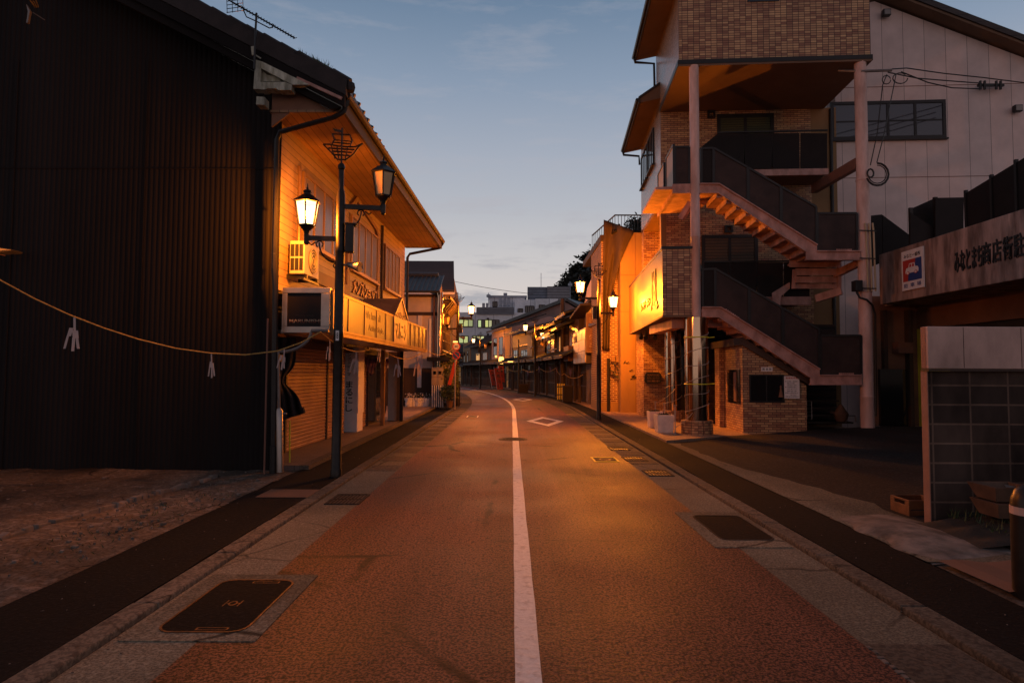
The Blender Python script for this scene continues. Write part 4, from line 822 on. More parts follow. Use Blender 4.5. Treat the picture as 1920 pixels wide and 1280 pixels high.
# objects fixed to the dark gable
wl = thing('wall_lamp', P(5, 468, 9.9), 'pale wall light hood projecting from the dark gable wall', 'wall lamp')
MB().prism([P(-40, 458, 9.5), P(25, 468, 9.9), P(20, 472, 9.9), P(-40, 474, 9.5)], (0, .22, 0)).build('hood', M['steel_pipe'], wl, bevel=.01)
MB().box(P(-45, 474, 9.6), P(10, 480, 9.8)).build('diffuser', M['ledge'], wl)
cb = thing('cable_bracket', P(62, 18, 9.8), 'cable bracket with insulators high on the dark gable wall', 'cable bracket')
mb = MB()
for i in range(3): mb.tube([P(50 + 7 * i, -8, 9.7), P(66 + 3 * i, 14, 9.9)], .012, 6)
mb.build('pipe_arm', M['steel_pipe'], cb); MB().prism([P(49, 8, 9.75), P(56, 20, 9.75), P(52, 43, 9.75), P(49, 43, 9.75), P(52, 22, 9.75)], (0, .04, 0)).build('insulator_arm', M['steel_pipe'], cb)
MB().tube([P(62, 24, 9.85), P(84, 38, 9.9)], .008, 5).build('wire_stub', M['steel_pipe'], cb)

# ------------------------------------------------------------ generic pieces for the old houses
def tiled_slope(mb, a, b, up_v, pitch=.27, th=.07, r=.05):
    """roof slope whose eave runs a->b and whose rake is up_v, with real rolls"""
    a, b, up_v = V(a), V(b), V(up_v); d = b - a; n = max(2, int(d.length / pitch)); nrm = d.cross(up_v).normalized(); nrm = nrm if nrm.z > 0 else -nrm
    mb.prism([a, b, b + up_v, a + up_v], nrm * th)
    for i in range(n + 1):
        p = a + d * (i / n) + nrm * (th + .01); mb.tube([p - up_v.normalized() * .03, p + up_v], r, 5)
    mb.tube([a + nrm * (th + .0), b + nrm * (th + .0)], r * .9, 5)
    return mb
def wall_with(parent, name, Mx, w, d, z0, z1, m): return MB(Mx).box((0, 0, z0), (w, d, z1)).build(name, m, parent)
def lattice(parent, Mx, s0, s1, z0, z1, t, m, glow, pitch=.09, name='lattice_door'):
    mb = MB(Mx); n = max(2, int((s1 - s0) / pitch))
    for i in range(n + 1): x = s0 + (s1 - s0) * i / n; mb.box((x - .014, -t - .05, z0), (x + .014, -t - .02, z1))
    for z in (z0, z0 + (z1 - z0) * .38, z0 + (z1 - z0) * .72, z1): mb.box((s0 - .02, -t - .055, z - .022), (s1 + .02, -t - .015, z + .022))
    o = mb.build(name, m, parent); MB(Mx).box((s0, -t - .012, z0), (s1, -t - .002, z1)).build('pane', glow, o); return o

# ------------------------------------------------------------ buildings past the clothes shop
G = lambda px, py, d: P(px, py, d)
d1 = 28.0; xl, xr = -6.6, P(824, 700, d1).x
h1 = thing('tiled_house', (xr - 2, d1 + 2, 0), 'white plaster house with blue grey tiled roof and dark boarded base', 'house')
MB().box((xl, d1, 1.75), (xr, d1 + 4.5, 4.95)).build('plaster_wall', M['white_wall'], h1)
MB().box((xl, d1 - .03, 0), (xr, d1 + 4.5, 1.75)).build('board_base', M['dark_wood'], h1)
MB().box((xl, d1 - .04, 4.05), (xr + .02, d1, 4.20)).box((xr - .12, d1 - .05, 0), (xr + .04, d1 + .05, 4.95)).box((xl, d1 - .04, 4.86), (xr, d1, 4.98)).build('timber_frame', M['dark_wood'], h1)
MB().box((P(789, 600, d1).x - .12, d1 - .06, .9), (P(789, 600, d1).x + .06, d1 - .0, 4.05)).box((P(807, 600, d1).x - .05, d1 - .05, 2.2), (P(807, 600, d1).x + .05, d1 - .0, 3.9)).build('wall_batten', M['white'], h1)
mb = MB(); e0, e1 = V((xl, d1 - .6, 4.98)), V((P(838, 545, d1 - .6).x, d1 - .6, 4.98)); r0_ = P(768, 507, d1 + 1.3)
tiled_slope(mb, e0, V((P(823, 548, d1 - .6).x, d1 - .6, 4.98)), V((0, 1.9, .95)), .19, .07, .035)
mb.tube([V((xl, d1 + 1.3, 6.02)), V((P(822, 508, d1 + 1.3).x, d1 + 1.3, 6.02))], .14, 8)
tiled_slope(mb, V((P(823, 548, d1 - .6).x - .1, d1 + .3, 5.0)), V((P(823, 548, d1).x + .28, d1 + 4.6, 4.97)), V((-.75, 0, .32)), .25, .06, .035)
mb.build('tiled_roof', M['tile_roof'], h1)
MB().prism([(P(823, 540, d1).x - .12, d1 - .1, 5.0), (P(823, 540, d1).x - .12, d1 + 2.6, 5.0), (P(823, 540, d1).x - .12, d1 + 1.3, 5.85)], (.06, 0, 0)).build('gable_board', M['dark_wood'], h1)
# street side with brackets and balcony timber
b1x = xr
mb = MB()
for i in range(7):
    y = d1 + .5 + i * .62; mb.bar((b1x, y, 4.25), (b1x + .42, y, 4.75), .09, .10); mb.bar((b1x, y, 4.72), (b1x + .46, y, 4.80), .09, .10)
mb.box((b1x + .38, d1 - .1, 4.80), (b1x + .46, d1 + 4.6, 4.90)); mb.build('eave_brackets', M['dark_wood'], h1)
for i in range(3): lattice(h1, frame((b1x, d1 + .4 + i * 1.35, 0), math.pi / 2), 0, 1.15, 2.55, 3.75, 0, M['dark_wood'], M['shop_glass'], .12, 'lattice_window')
mb = MB(); tiled_slope(mb, V((b1x + .55, d1 - .2, 2.22)), V((b1x + .55, d1 + 4.6, 2.22)), V((-.55, 0, .25)), .3); mb.build('pent_roof', M['tile_roof'], h1)
MB().box((b1x + .2, d1 - .9, 2.25), (b1x + .35, d1 - .05, 2.34)).box((b1x - .45, d1 - .85, 2.05), (b1x + .5, d1 - .05, 2.22)).build('side_hood', M['black_steel'], h1)
MB().tube([(b1x + .02, d1 - .22, 1.55), (b1x + .02, d1 - .22, 5.05)], .125, 14).build('flue', M['mirror'], lab=('tall shiny steel flue pipe on the corner of the tiled house', 'flue pipe'), smooth=True)
MB().tube([(b1x - .25, d1 - .1, 0), (b1x - .25, d1 - .1, 4.9)], .04, 8).build('downpipe', M['ledge'], h1)
# cabinet on slatted stand
cbx = P(822, 700, d1 - .7); ct = thing('meter_cabinet', (cbx.x, cbx.y, .1), 'beige utility cabinet on black slatted stand beside the tiled house', 'cabinet')
MB().box((cbx.x - .27, cbx.y - .15, 1.02), (cbx.x + .22, cbx.y + .2, 1.78)).build('cabinet_body', M['beige'], ct, bevel=.01)
MB().box((cbx.x - .20, cbx.y - .165, 1.48), (cbx.x - .08, cbx.y - .15, 1.62)).box((cbx.x + .02, cbx.y - .165, 1.48), (cbx.x + .14, cbx.y - .15, 1.62)).build('meter_pane', M['night_glass'], ct)
MB().box((cbx.x - .27, cbx.y - .155, 1.36), (cbx.x + .22, cbx.y - .15, 1.375)).build('door_seam', M['ledge'], ct)
mb = MB()
for i in range(6): mb.box((cbx.x - .26 + i * .09, cbx.y - .14, .1), (cbx.x - .215 + i * .09, cbx.y - .10, 1.02))
mb.build('slat_screen', M['white'], ct); MB().box((cbx.x - .30, cbx.y - .09, .1), (cbx.x + .25, cbx.y + .2, 1.0)).build('stand', M['black_steel'], ct)
# wrapped plants along the boarded wall
def bag(c, r, lab, tone):
    t = thing('wrapped_plant', c, lab, 'wrapped plant', 'plants wrapped in clear film by the boarded wall'); rb = random.Random(c[0])
    MB().grid(lambda u, v: V(c) + V((r * (1 + .28 * v) * (1 + .16 * rb.uniform(-1, 1)) * math.cos(u * 6.283), r * (1 + .28 * v) * (1 + .16 * rb.uniform(-1, 1)) * math.sin(u * 6.283), .36 * v)), 12, 5).build('wrapping', M['white'], t)
    mb = MB()
    for i in range(50):
        a, q, z = rb.uniform(0, 6.28), rb.uniform(0, r * 1.3), rb.uniform(.28, .55); p = V(c) + V((q * math.cos(a), q * math.sin(a), z)); e = V((rb.uniform(-1, 1), rb.uniform(-1, 1), rb.uniform(-1, 1))) * .05
        mb.add([p, p + e, p + V((e.y, e.z, abs(e.x)))], [(0, 1, 2)])
    mb.build('foliage', M['leaf'] if tone else M['white'], t)
for i in range(6):
    c = P(767 + i * 8.6, 758, d1 - .45); bag((c.x, c.y + .06 * (i % 2), .1), .14, ['film wrapped plant at the shop end of the row by the boarded wall', 'second film wrapped plant from the clothes shop by the boarded wall', 'dark leaved wrapped plant, third from the clothes shop', 'fourth film wrapped plant from the clothes shop, pale and bunched', 'dark leaved wrapped plant, second from the beige cabinet', 'film wrapped plant standing next to the beige cabinet'][i], i in (2, 4))
# tall house with brown slate roof
d2 = 35.0
h2 = thing('slate_house', (P(800, 700, d2).x, d2 + 3, 0), 'tall pale house with plain brown slate roof rising behind the tiled house', 'house')
x1 = P(843, 700, d2).x
MB().box((-9, d2, 0), (x1, d2 + 6, 6.0)).build('wall', M['cream'], h2)
e = P(848, 548, d2 - .3); rg = P(835, 493, d2 + 3)
MB().prism([(-10, d2 - .35, e.z), (x1 + .25, d2 - .35, e.z), (x1 - .1, d2 + 3, rg.z), (-10, d2 + 3, rg.z)], (0, 0, .12)).build('roof', M['roof_brown'], h2)
MB().prism([(x1 - .02, d2, 5.9), (x1 - .02, d2 + 6, 5.9), (x1 - .3, d2 + 3, rg.z - .05)], (.04, 0, 0)).build('gable_board', M['cream'], h2)
MB().box((-10, d2 - .38, e.z - .12), (x1 + .27, d2 - .30, e.z)).build('eave_board', M['white'], h2)
MB().tube([(x1 + .0, d2 + .2, 5.4), (x1 + .35, d2 + .2, 5.4), (x1 + .42, d2 + .2, 5.1), (x1 + .35, d2 + .2, 4.8), (x1, d2 + .2, 4.8)], .05, 6).build('iron_bracket', M['black_steel'], h2)
MB().box((xr - 1, d1 + 4.6, 0), (xr - .1, d2, 4.4)).build('side_wing', M['dark_wood'], h2)
# traffic signs on their post
g = Zp(853, 768, .04); st = thing('traffic_sign', g, 'post with round thirty speed limit sign above round no parking sign', 'traffic sign')
ts = g.y / 1200; zs = lambda py: 1.6 + (697.5 - py) * ts
MB().tube([g, (g.x, g.y, zs(640))], .035, 10).build('post', M['alu'], st, True)
def disc(mb, c, r, y, n=32, th=.006): return mb.prism([(c[0] + r * math.cos(k * 2 * math.pi / n), y, c[1] + r * math.sin(k * 2 * math.pi / n)) for k in range(n)], (0, th, 0))
for py, kind in ((650.5, 's'), (667, 'p')):
    c = (P(855.5, py, g.y - .05).x, zs(py)); r = 7.6 * ts; y = g.y - .06
    pl_ = disc(MB(), c, r, y).build('sign_plate', M['redpaint'], st)
    disc(MB(), c, r * (.74 if kind == 's' else .80), y - .004, 32, .004).build('sign_field', M['white'] if kind == 's' else M['bluepaint'], pl_)
    if kind == 's':
        mb = MB(); mb.text('30', (c[0] - r * .48, y - .0045, c[1] - r * .34), (1, 0, 0), (0, 0, 1), r * .96, r * .68, .003); mb.build('number', M['bluepaint'], pl_)
    else: MB().bar((c[0] - r * .58, y - .0055, c[1] + r * .58), (c[0] + r * .58, y - .0055, c[1] - r * .58), .004, r * .22, (1, 0, 1)).build('slash', M['redpaint'], pl_)
MB().box((P(850, 645, g.y).x, g.y - .12, zs(643)), (P(858, 645, g.y).x, g.y - .02, zs(640.8))).build('sign_lamp', M['lit_sign'], st)
g2 = Zp(857.5, 757, .04); 
MB().lathe((P(858, 760, 29.2).x, 29.2, .035), [(.11, 0), (.11, 1.02), (.095, 1.05), (.10, 1.06), (.10, 1.12), (.06, 1.17), (.01, 1.18)], 14).build('bollard', M['lamp_black'], smooth=True, lab=('dark round bollard below the traffic signs', 'bollard'))
# potted shrubs and leaning red banner by the cabinet
def shrub(name, c, r, h, n, m, lab, cat='potted plant', pot=True, leaf=.07, seed=0):
    t = thing(name, c, lab, cat); rb = random.Random(seed); c = V(c)
    if pot: MB().lathe(c, [(.12, 0), (.17, .26), (.18, .28), (.15, .28)], 12).build('pot', M['terracotta'], t)
    mb = MB()
    for i in range(6):
        a = rb.uniform(0, 6.28); mb.tube([c + V((0, 0, .25)), c + V((.3 * r * math.cos(a), .3 * r * math.sin(a), h * .6)), c + V((.7 * r * math.cos(a), .7 * r * math.sin(a), h * rb.uniform(.7, .95)))], [.014, .010, .004], 5)
    mb.build('stem', M['bark'], t); mb = MB()
    for i in range(n):
        z = rb.betavariate(2.2, 1.6); a = rb.uniform(0, 6.28); q = r * math.sqrt(rb.random()) * (.45 + .9 * math.sin(math.pi * min(1, z * .9 + .05)))
        p = c + V((q * math.cos(a), q * math.sin(a), .25 + (h - .25) * z)); e1 = V((rb.gauss(0, 1), rb.gauss(0, 1), rb.gauss(0, .7))).normalized() * leaf * rb.uniform(.6, 1.4); e2 = e1.cross(V((rb.gauss(0, 1), rb.gauss(0, 1), rb.gauss(0, 1)))).normalized() * leaf * .35
        mb.add([p - e1, p + e2, p + e1, p - e2], [(0, 1, 2, 3)])
    mb.build('foliage', m, t); return t
q = P(840, 700, 27.6); shrub('potted_tree', (q.x, q.y, .1), .42, 2.35, 900, M['leaf_lit'], 'tall leafy potted tree with yellow green leaves beside the cabinet', seed=2)
q = P(843, 700, 26.9); shrub('potted_shrub', (q.x, q.y, .1), .34, .95, 500, M['leaf'], 'low bushy potted shrub at the foot of the tall potted tree', seed=3)
bn = thing('leaning_banner', P(842, 745, 27.0), 'red cloth banner leaning across the potted tree by the signs', 'banner')
MB().prism([P(838, 725, 27.0), P(846, 721, 27.0), P(858, 676, 27.15), P(850, 680, 27.15)], (0, .012, 0)).build('cloth', M['red'], bn)
MB().tube([P(834, 755, 27.05), P(857, 672, 27.2)], .012, 6).build('pole', M['white'], bn)

# ------------------------------------------------------------ old houses round the bend, road's outer side
def row_frame(y0, y1, off): a, b = RC(y0, off), RC(y1, off); Mx, w = frame_ab(b, a); return Mx, w   # x from far end to near end, -y towards road
def eave(parent, Mx, s0, s1, z, out, rise, deep, m, name='pent_roof', edge=None):
    mb = MB(); p = lambda s, t, zz: Mx @ V((s, -t, zz))
    tiled_slope(mb, p(s0, out, z), p(s1, out, z), p(0, -deep, z + rise) - p(0, out, z), .3, .06, .045); o = mb.build(name, m, parent)
    if edge: MB().bar(p(s0, out + .01, z - .03), p(s1, out + .01, z - .03), .05, .10).build('eave_board', edge, o)
    return o
def house(y0, y1, off, z1, wallm, lab, roofm=None, z_pent=2.45, upper=((.1, .9, 3.1, 4.2, 4, 'dark'),), lower=True, deep=7, name='wooden_house', eave_out=.75, group='old houses along the bend', ridge=1.5, edge=None, roof=True):
    Mx, w = row_frame(y0, y1, off); roofm = roofm or M['tile_roof']; c = Mx @ V((w / 2, 2, 0))
    t = thing(name, (c.x, c.y, 0), lab, 'house', group)
    MB(Mx).box((0.02, 0, z_pent - .1), (w - .02, deep, z1)).build('upper_wall', wallm, t)
    MB(Mx).box((0.02, .5, 0), (w - .02, deep, z_pent - .1)).build('lower_wall', M['dark_wood'], t)
    if roof:
        eave(t, Mx, -.1, w + .1, z1 + .02, eave_out, ridge, deep / 2 - .3, roofm, 'roof', edge or M['brown'])
        MB().prism([Mx @ V((w + .02, 0, z1)), Mx @ V((w + .02, deep, z1)), Mx @ V((w + .02, deep / 2, z1 + ridge * .9))], Mx.to_3x3() @ V((-.05, 0, 0))).build('gable_wall', wallm, t)
    if z_pent: eave(t, Mx, -.03, w + .03, z_pent - .05, .85, .35, -.02, roofm, 'pent_roof', M['brown'])
    for (a, b, za, zb, n, k) in upper:
        m = {'dark': M['night_glass'], 'warm': M['lit_warm'], 'pane': M['shop_glass']}[k]
        window(t, Mx, w * a, w * b, za, zb, n, M['gold_sash'] if k != 'dark' else M['dark_wood'], m, 0, .05, .05)
    if lower:
        k = 0; x = .15; rb = random.Random(y0)
        while x < w - .5:
            ww = min(rb.uniform(.8, 1.3), w - x - .1); lattice(t, Mx, x, x + ww - .1, .1, 2.15, -.5, M['brown'], rb.choice([M['night_glass'], M['lit_dim'], M['night_glass'], M['dark_wood']]), rb.choice((.08, .12, .25))); x += ww
        for s in (0.06, w / 2, w - .06): MB(Mx).box((s - .06, -.02, 0), (s + .06, .10, z_pent)).build('post', M['dark_wood'], t)
    return t, Mx, w
# brick building with hanging tarpaulin
bt = thing('brick_building', (6, 27, 0), 'red brick building with pale orange end pilaster and roof railing', 'building')
by0, by1 = 25.0, 28.2; X0, X1 = P(1128, 700, 25.0).x, P(1164, 700, 25.0).x
MB().box((X0, 25.0, .45), (X1, 28.2, 6.75)).build('brick_wall', M['redbrick'], bt)
MB().box((X0 - .02, 24.97, 0), (X1, 28.2, .45)).build('plinth', M['cream'], bt)
c0, c1 = P(1164, 700, 24.3), P(1203, 700, 24.3)
MB().box((c0.x, 24.3, .05), (c1.x + .6, 25.4, 6.95)).build('pilaster', M['cream'], bt)
mb = MB()
for px in (1192,): mb.box((P(px, 700, 24.29).x - .008, 24.288, .1), (P(px, 700, 24.29).x + .008, 24.30, 6.9))
for z in (3.9, 5.3): mb.box((c0.x, 24.288, z), (c1.x, 24.30, z + .015))
mb.build('joint', M['ledge'], bt)
q0, q1 = P(1152, 432, 25.0), P(1202, 428, 24.4)
mb = MB(); a = V((P(1130, 700, 25).x, by1, 7.05)); b = V((P(1154, 700, 24.5).x, 24.5, 7.05)); c = V((c1.x + .3, 24.5, 7.05))
for z in (0.0, .62): mb.tube([a + V((0, 0, z)), b + V((0, 0, z)), c + V((0, 0, z))], .03 if z else .05, 6)
for i in range(22):
    p = a.lerp(b, i / 11) if i < 11 else b.lerp(c, (i - 11) / 10); mb.tube([p, p + V((0, 0, .62))], .012, 5)
mb.build('roof_railing', M['black_steel'], bt)
MB().box((X0 - .04, 24.96, 6.75), (X1, by1 + 3, 7.0)).build('parapet', M['dark_wood'], bt)
def tarp(u, v):
    # hangs from the roof rail, gathered narrow towards its lower end beside the lamp post
    xl_ = 1132 - 3 * v; xr_ = 1190 - 47 * (1 - (1 - v) ** 2.7); x = xl_ + (xr_ - xl_) * u; y = (412 + 20 * u) + (656 - 412 - 20 * u) * v
    return P(x, y, 24.88 - .68 * min(1, max(0, (x - 1150) / 14)) - .07 * math.sin(u * 17 + v * 2) * (.3 + v))
tm = MB().grid(tarp, 26, 22).build('tarpaulin', M['net'], smooth=True, lab=('brown tarpaulin hanging from the roof rail down the brick wall', 'tarpaulin')); sm = tm.modifiers.new('thick', 'SOLIDIFY'); sm.thickness = .012
def bpt(px, py, off=.04): return P(px, py, 25.0 - off)
mb = MB()
for s in (0, 9): mb.tube([bpt(1158 + s * .4, 520), bpt(1166 + s * .4, 600), bpt(1170 + s * .4, 640), bpt(1171 + s * .4, 695)], .022, 6)
mb.build('conduit', M['gold_sash'], bt)
MB().tube([bpt(1141, 672, .10), bpt(1141, 777, .10)], .06, 8).build('downpipe', M['black_steel'], bt)
nn = V((0, -1, 0)); mt = thing('meter_boxes', bpt(1160, 700), 'electricity meter boxes with looping cables on the brick wall', 'meter')
for (a, b, c, d) in ((1145, 667, 1152, 678), (1154, 666, 1161, 679), (1144, 688, 1151, 702), (1153, 685, 1161, 703)):
    p, q = bpt(a, d, .02), bpt(c, b, .02); MB().prism([p, V((q.x, q.y, p.z)), q, V((p.x, p.y, q.z))], nn * .16).build('meter_box', M['gold_sash'], mt)
mb = MB(); rb = random.Random(4)
for i in range(7):
    p, q = bpt(1142 + rb.uniform(0, 18), 678 + rb.uniform(0, 25), .25), bpt(1168 + rb.uniform(0, 28), 672 + rb.uniform(0, 40), .78); mb.tube(sag(p, q, rb.uniform(.1, .3), 10), .014, 5)
mb.build('cable', M['black_steel'], mt)
# shuttered shop with dented sign panels
sh = thing('shutter_shop', (5, 30, 0), 'shuttered shop with dented glowing metal fascia below grey boarded gable', 'shop')
Ms, ws = row_frame(28.3, 32.2, 3.75)
MB(Ms).box((0, .25, 0), (ws, 6.5, 2.2)).build('lower_wall', M['dark_wood'], sh)
MB(Ms).box((0, .02, 2.2), (ws, 6.5, 4.6)).build('upper_wall', M['brown'], sh)
gv = [Ms @ V(p) for p in ((0.1, -.04, 4.55), (ws + .3, -.04, 4.1), (ws + .3, -.04, 6.2), (1.7, -.04, 5.65))]
MB().prism(gv, Ms.to_3x3() @ V((0, 4, 0))).build('boarded_gable', M['alc'], sh)
MB().bar(Ms @ V((-.2, -.12, 4.75)), Ms @ V((ws + .3, -.12, 4.9)), .18, .16).bar(Ms @ V((-.3, -.3, 4.35)), Ms @ V((ws * .9, -.3, 4.65)), .7, .10).build('eave', M['dark_wood'], sh)
for i in range(4):
    for j in range(3):
        s0 = ws * i / 4; z0 = 2.03 + j * .52
        MB(Ms).box((s0 + .012, -.50 + .01 * ((i + j) % 2), z0), (s0 + ws / 4 - .012, -.44, z0 + .505)).build('fascia_panel', M['metalsign'], sh)
MB(Ms).box((0, -.44, 2.0), (ws, .0, 3.6)).build('fascia_box', M['brown'], sh)
mb = MB(); mb.text('呉服', Ms @ V((.35, -.515, 3.05)), Ms.to_3x3() @ V((1, 0, 0)), (0, 0, 1), .9, .34, .02); mb.build('lettering', M['ghost'], sh)
for i in range(3):
    mb = MB(Ms); z = .05; pr = []
    while z < 1.98: pr += [(.16, z), (.145, z + .02), (.145, z + .06), (.16, z + .075)]; z += .085
    s0, s1 = .1 + i * ws / 3, (i + 1) * ws / 3 - .05; n = len(pr)
    mb.add([(s0, a, b) for a, b in pr] + [(s1, a, b) for a, b in pr], [(k, k + n, k + n + 1, k + 1) for k in range(n - 1)]); mb.build('shutter', M['shutter_grey'], sh)
vs_ = thing('blade_sign', P(1109, 620, 28.0), 'tall pale blade sign with faded characters above the shutters', 'sign')
p, q = P(1099, 661, 28.0), P(1121, 587, 28.0)
MB().box((p.x, 27.95, p.z), (q.x, 28.12, q.z)).build('sign_box', M['cream'], vs_, bevel=.01)
MB().box((p.x + .04, 27.94, p.z + .06), (q.x - .04, 27.95, q.z - .06)).build('sign_face', M['ochre'], vs_)
mb = MB()
for i, ch in enumerate('きもの店'): mb.text(ch, (p.x + .13, 27.938, q.z - .45 - i * .37), (1, 0, 0), (0, 0, 1), .25, .27, .003)
mb.build('lettering', M['redbrick'], vs_)
# the wooden houses
t3, M3, w3 = house(32.3, 35.6, 3.55, 4.55, M['brown'], 'wooden house with lit upper windows and two glowing eave edges behind the utility pole', upper=((.15, .95, 2.95, 3.95, 5, 'pane'),), edge=M['gold_sash'], ridge=1.2)  # bronze eave boards, here and below, put lamplight into the edge colour
MB(M3).box((.1, -.32, 2.2), (w3 * .55, -.05, 3.0)).build('board_panel', M['ledge'], t3)
eave(t3, M3, -.2, w3 * .6, 3.95, .95, .35, 0, M['tile_roof'], 'pent_roof', M['gold_sash'])
t4, M4, w4 = house(35.8, 39.6, 3.5, 4.35, M['dark_wood'], 'small house with warm lit balcony room beside the utility pole', upper=((.30, .62, 2.75, 3.75, 3, 'warm'), (.72, .92, 2.75, 3.75, 2, 'dark')), ridge=1.1)
eave(t4, M4, -.1, w4 * .8, 3.85, .9, .30, 0, M['tile_roof'], 'pent_roof', M['gold_sash'])
MB(M4).box((.05, -.55, 2.45), (w4 * .9, -.10, 2.54)).box((.05, -.55, 2.9), (w4 * .9, -.50, 2.96)).build('balcony', M['brown'], t4)
t5, M5, w5 = house(39.8, 46.0, 3.45, 4.45, M['brown'], 'long old house with wood lattice front and row of small lit transom windows', upper=((.25, .98, 3.92, 4.22, 9, 'warm'), (.55, .75, 2.75, 3.7, 3, 'dark'), (.80, .97, 2.75, 3.7, 3, 'pane')), ridge=1.6)
lattice(t5, M5, w5 * .06, w5 * .5, 2.7, 3.75, .06, M['dark_wood'], M['dark_wood'], .11, 'lattice_screen')
eave(t5, M5, w5 * .62, w5 + .1, 3.75, .9, .3, 0, M['tile_roof'], 'pent_roof', M['gold_sash'])
c = M5 @ V((w5 * .42, -.14, 3.55)); 
disc(MB(), (c.x, c.z), .16, c.y, 20, .05).build('crest_disc', M['gold_sash'], t5)
t6, M6, w6 = house(46.4, 55.5, 3.4, 4.75, M['dark_wood'], 'olive panelled house with amber corner windows and bare side wall', upper=((.30, .72, 3.75, 4.65, 5, 'pane'), (.05, .25, 2.7, 3.5, 2, 'dark'), (.40, .70, 2.6, 3.4, 3, 'dark')), ridge=.9)
MB(M6).box((.05, -.05, 3.68), (w6 * .76, -.003, 4.72)).build('panel_band', M['olive'], t6)
MB(M6).box((.05, -.6, 2.45), (w6 * .76, -.06, 2.55)).box((.05, -.6, 2.95), (w6 * .76, -.56, 3.0)).build('balcony', M['dark_wood'], t6)
MB(M6).box((w6 * .80, -.3, 2.45), (w6 * .98, .2, 4.7)).build('panel_bay', M['olive'], t6)
t7, M7, w7 = house(55.9, 63.8, 3.4, 5.55, M['pinkwall'], 'pale plaster house with narrow dark windows above the red banners', upper=((.12, .30, 3.2, 4.9, 2, 'dark'), (.42, .60, 3.2, 4.9, 2, 'dark')), ridge=1.2, eave_out=.5)
MB(M7).box((w7 * .70, -.06, 2.5), (w7 * .95, 0, 5.0)).build('plaster_panel', M['cream'], t7)
t8, M8, w8 = house(64.2, 72.0, 3.4, 4.3, M['dark_wood'], 'dark low house with warm windows behind the small distant street lamp', upper=((.3, .55, 2.8, 3.6, 2, 'warm'), (.65, .85, 2.8, 3.6, 2, 'pane')), ridge=1.8)
t9, M9, w9 = house(72.2, 75.2, 3.4, 5.0, M['cream'], 'narrow cream fronted house at the turn of the road', upper=(), z_pent=2.3, ridge=.5, eave_out=.2, roof=False)
window(t9, M9, .5, 1.0, 2.6, 4.0, 1, M['dark_wood'], M['night_glass']); window(t9, M9, 1.9, 2.4, 2.6, 4.0, 1, M['dark_wood'], M['night_glass'])
t10, M10, w10 = house(75.4, 86, 3.4, 3.6, M['dark_wood'], 'dark board house with broad gable roof at the end of the view', upper=(), ridge=1.6)
# gable house behind
ga = P(862, 655, 84); gb = P(920, 655, 84)
gh = thing('gable_house', ((ga.x + gb.x) / 2, 86, 0), 'white gabled house seen under the office building', 'house')
MB().prism([(ga.x - 1, 84, 0), (gb.x + 1, 84, 0), (gb.x + 1, 84, P(0, 662, 84).z), (P(897, 0, 84).x, 84, P(0, 636, 84).z), (ga.x - 1, 84, P(0, 660, 84).z)], (0, 8, 0)).build('wall', M['white_wall'], gh)
pk_ = V((P(897, 0, 84).x, 83.4, P(0, 632, 84).z)); mb = MB()
for e_ in (P(856, 664, 83.4), P(930, 660, 83.4)): mb.prism([pk_, e_, e_ + V((0, 0, .3)), pk_ + V((0, 0, .35))], (0, 9, 0))
mb.build('roof', M['tile_roof'], gh)
# long hall behind the old houses
lh = thing('long_hall', (4, 52, 0), 'long pale pink hall with sloping tiled roofline behind the wooden houses', 'hall')
lp = [P(925, 618, 72), P(1060, 566, 62), P(1095, 590, 62)]
MB().prism([V((lp[0].x, 72, 0)), V((lp[1].x, 62, 0)), V((lp[2].x, 61, 0)), V((lp[2].x, 61, lp[2].z)), V((lp[1].x, 62, lp[1].z)), V((lp[0].x, 72, lp[0].z))], (3, 6, 0)).build('wall', M['pinkwall'], lh)
mb = MB(); a_, b_, c_ = V((lp[0].x - .3, 71.4, lp[0].z)), V((lp[1].x, 61.4, lp[1].z + .05)), V((lp[2].x + .4, 60.4, lp[2].z - .1))
mb.prism([a_, b_, b_ + V((0, 0, .32)), a_ + V((0, 0, .32))], (3, 6.5, 0)).prism([b_, c_, c_ + V((0, 0, .32)), b_ + V((0, 0, .32))], (3, 6.5, 0)); mb.build('roof', M['tile_roof'], lh)
# street clutter on the far pavement
up_ = Zp(1055, 748, .05)
MB().lathe(up_, [(.15, 0), (.12, 5.8), (.05, 5.82)], 12).build('utility_pole', M['dark_wood'], smooth=True, lab=('plain brown utility pole before the wooden houses', 'utility pole'))
up2 = Zp(972, 737, .05); MB().lathe(up2, [(.07, 0), (.05, 3.9), (.03, 3.92)], 10).build('utility_pole', M['black_steel'], smooth=True, lab=('thin dark pole in front of the olive panelled house', 'utility pole'))
def banner(px, py0, py1, w, d, lab, tilt):
    g = P(px, 735, d); t = thing('nobori_banner', (g.x, g.y, .06), lab, 'banner', 'red festival banners on poles'); z0, z1 = P(px, py1, d).z, P(px, py0, d).z
    cl = MB().grid(lambda u, v: V((g.x + w * u + tilt * (1 - v), g.y + .05 * math.sin(u * 7 + v * 5), z0 + (z1 - z0) * v)), 8, 10).build('cloth', M['red'], t); s_ = cl.modifiers.new('thick', 'SOLIDIFY'); s_.thickness = .008
    MB().tube([(g.x - .02 + tilt, g.y + .02, .06), (g.x - .02, g.y + .02, z1 + .1)], .018, 6).build('pole', M['white'], t)
    mb = MB(); hh = (z1 - z0) / 4.4
    for i, ch in enumerate('大売出し'): mb.text(ch, (g.x + w * .22 + tilt * (i + .6) / 4.4, g.y - .07, z1 - (i + 1) * hh), (1, 0, 0), (0, 0, 1), w * .55, hh * .8, .008)
    mb.build('lettering', M['ink'], t)
banner(916, 693, 722, .52, 59.5, 'red festival banner nearest the small distant street lamp', .35)
banner(926, 690, 730, .55, 57.5, 'wide red festival banner with black characters beside the lit lantern', .30)
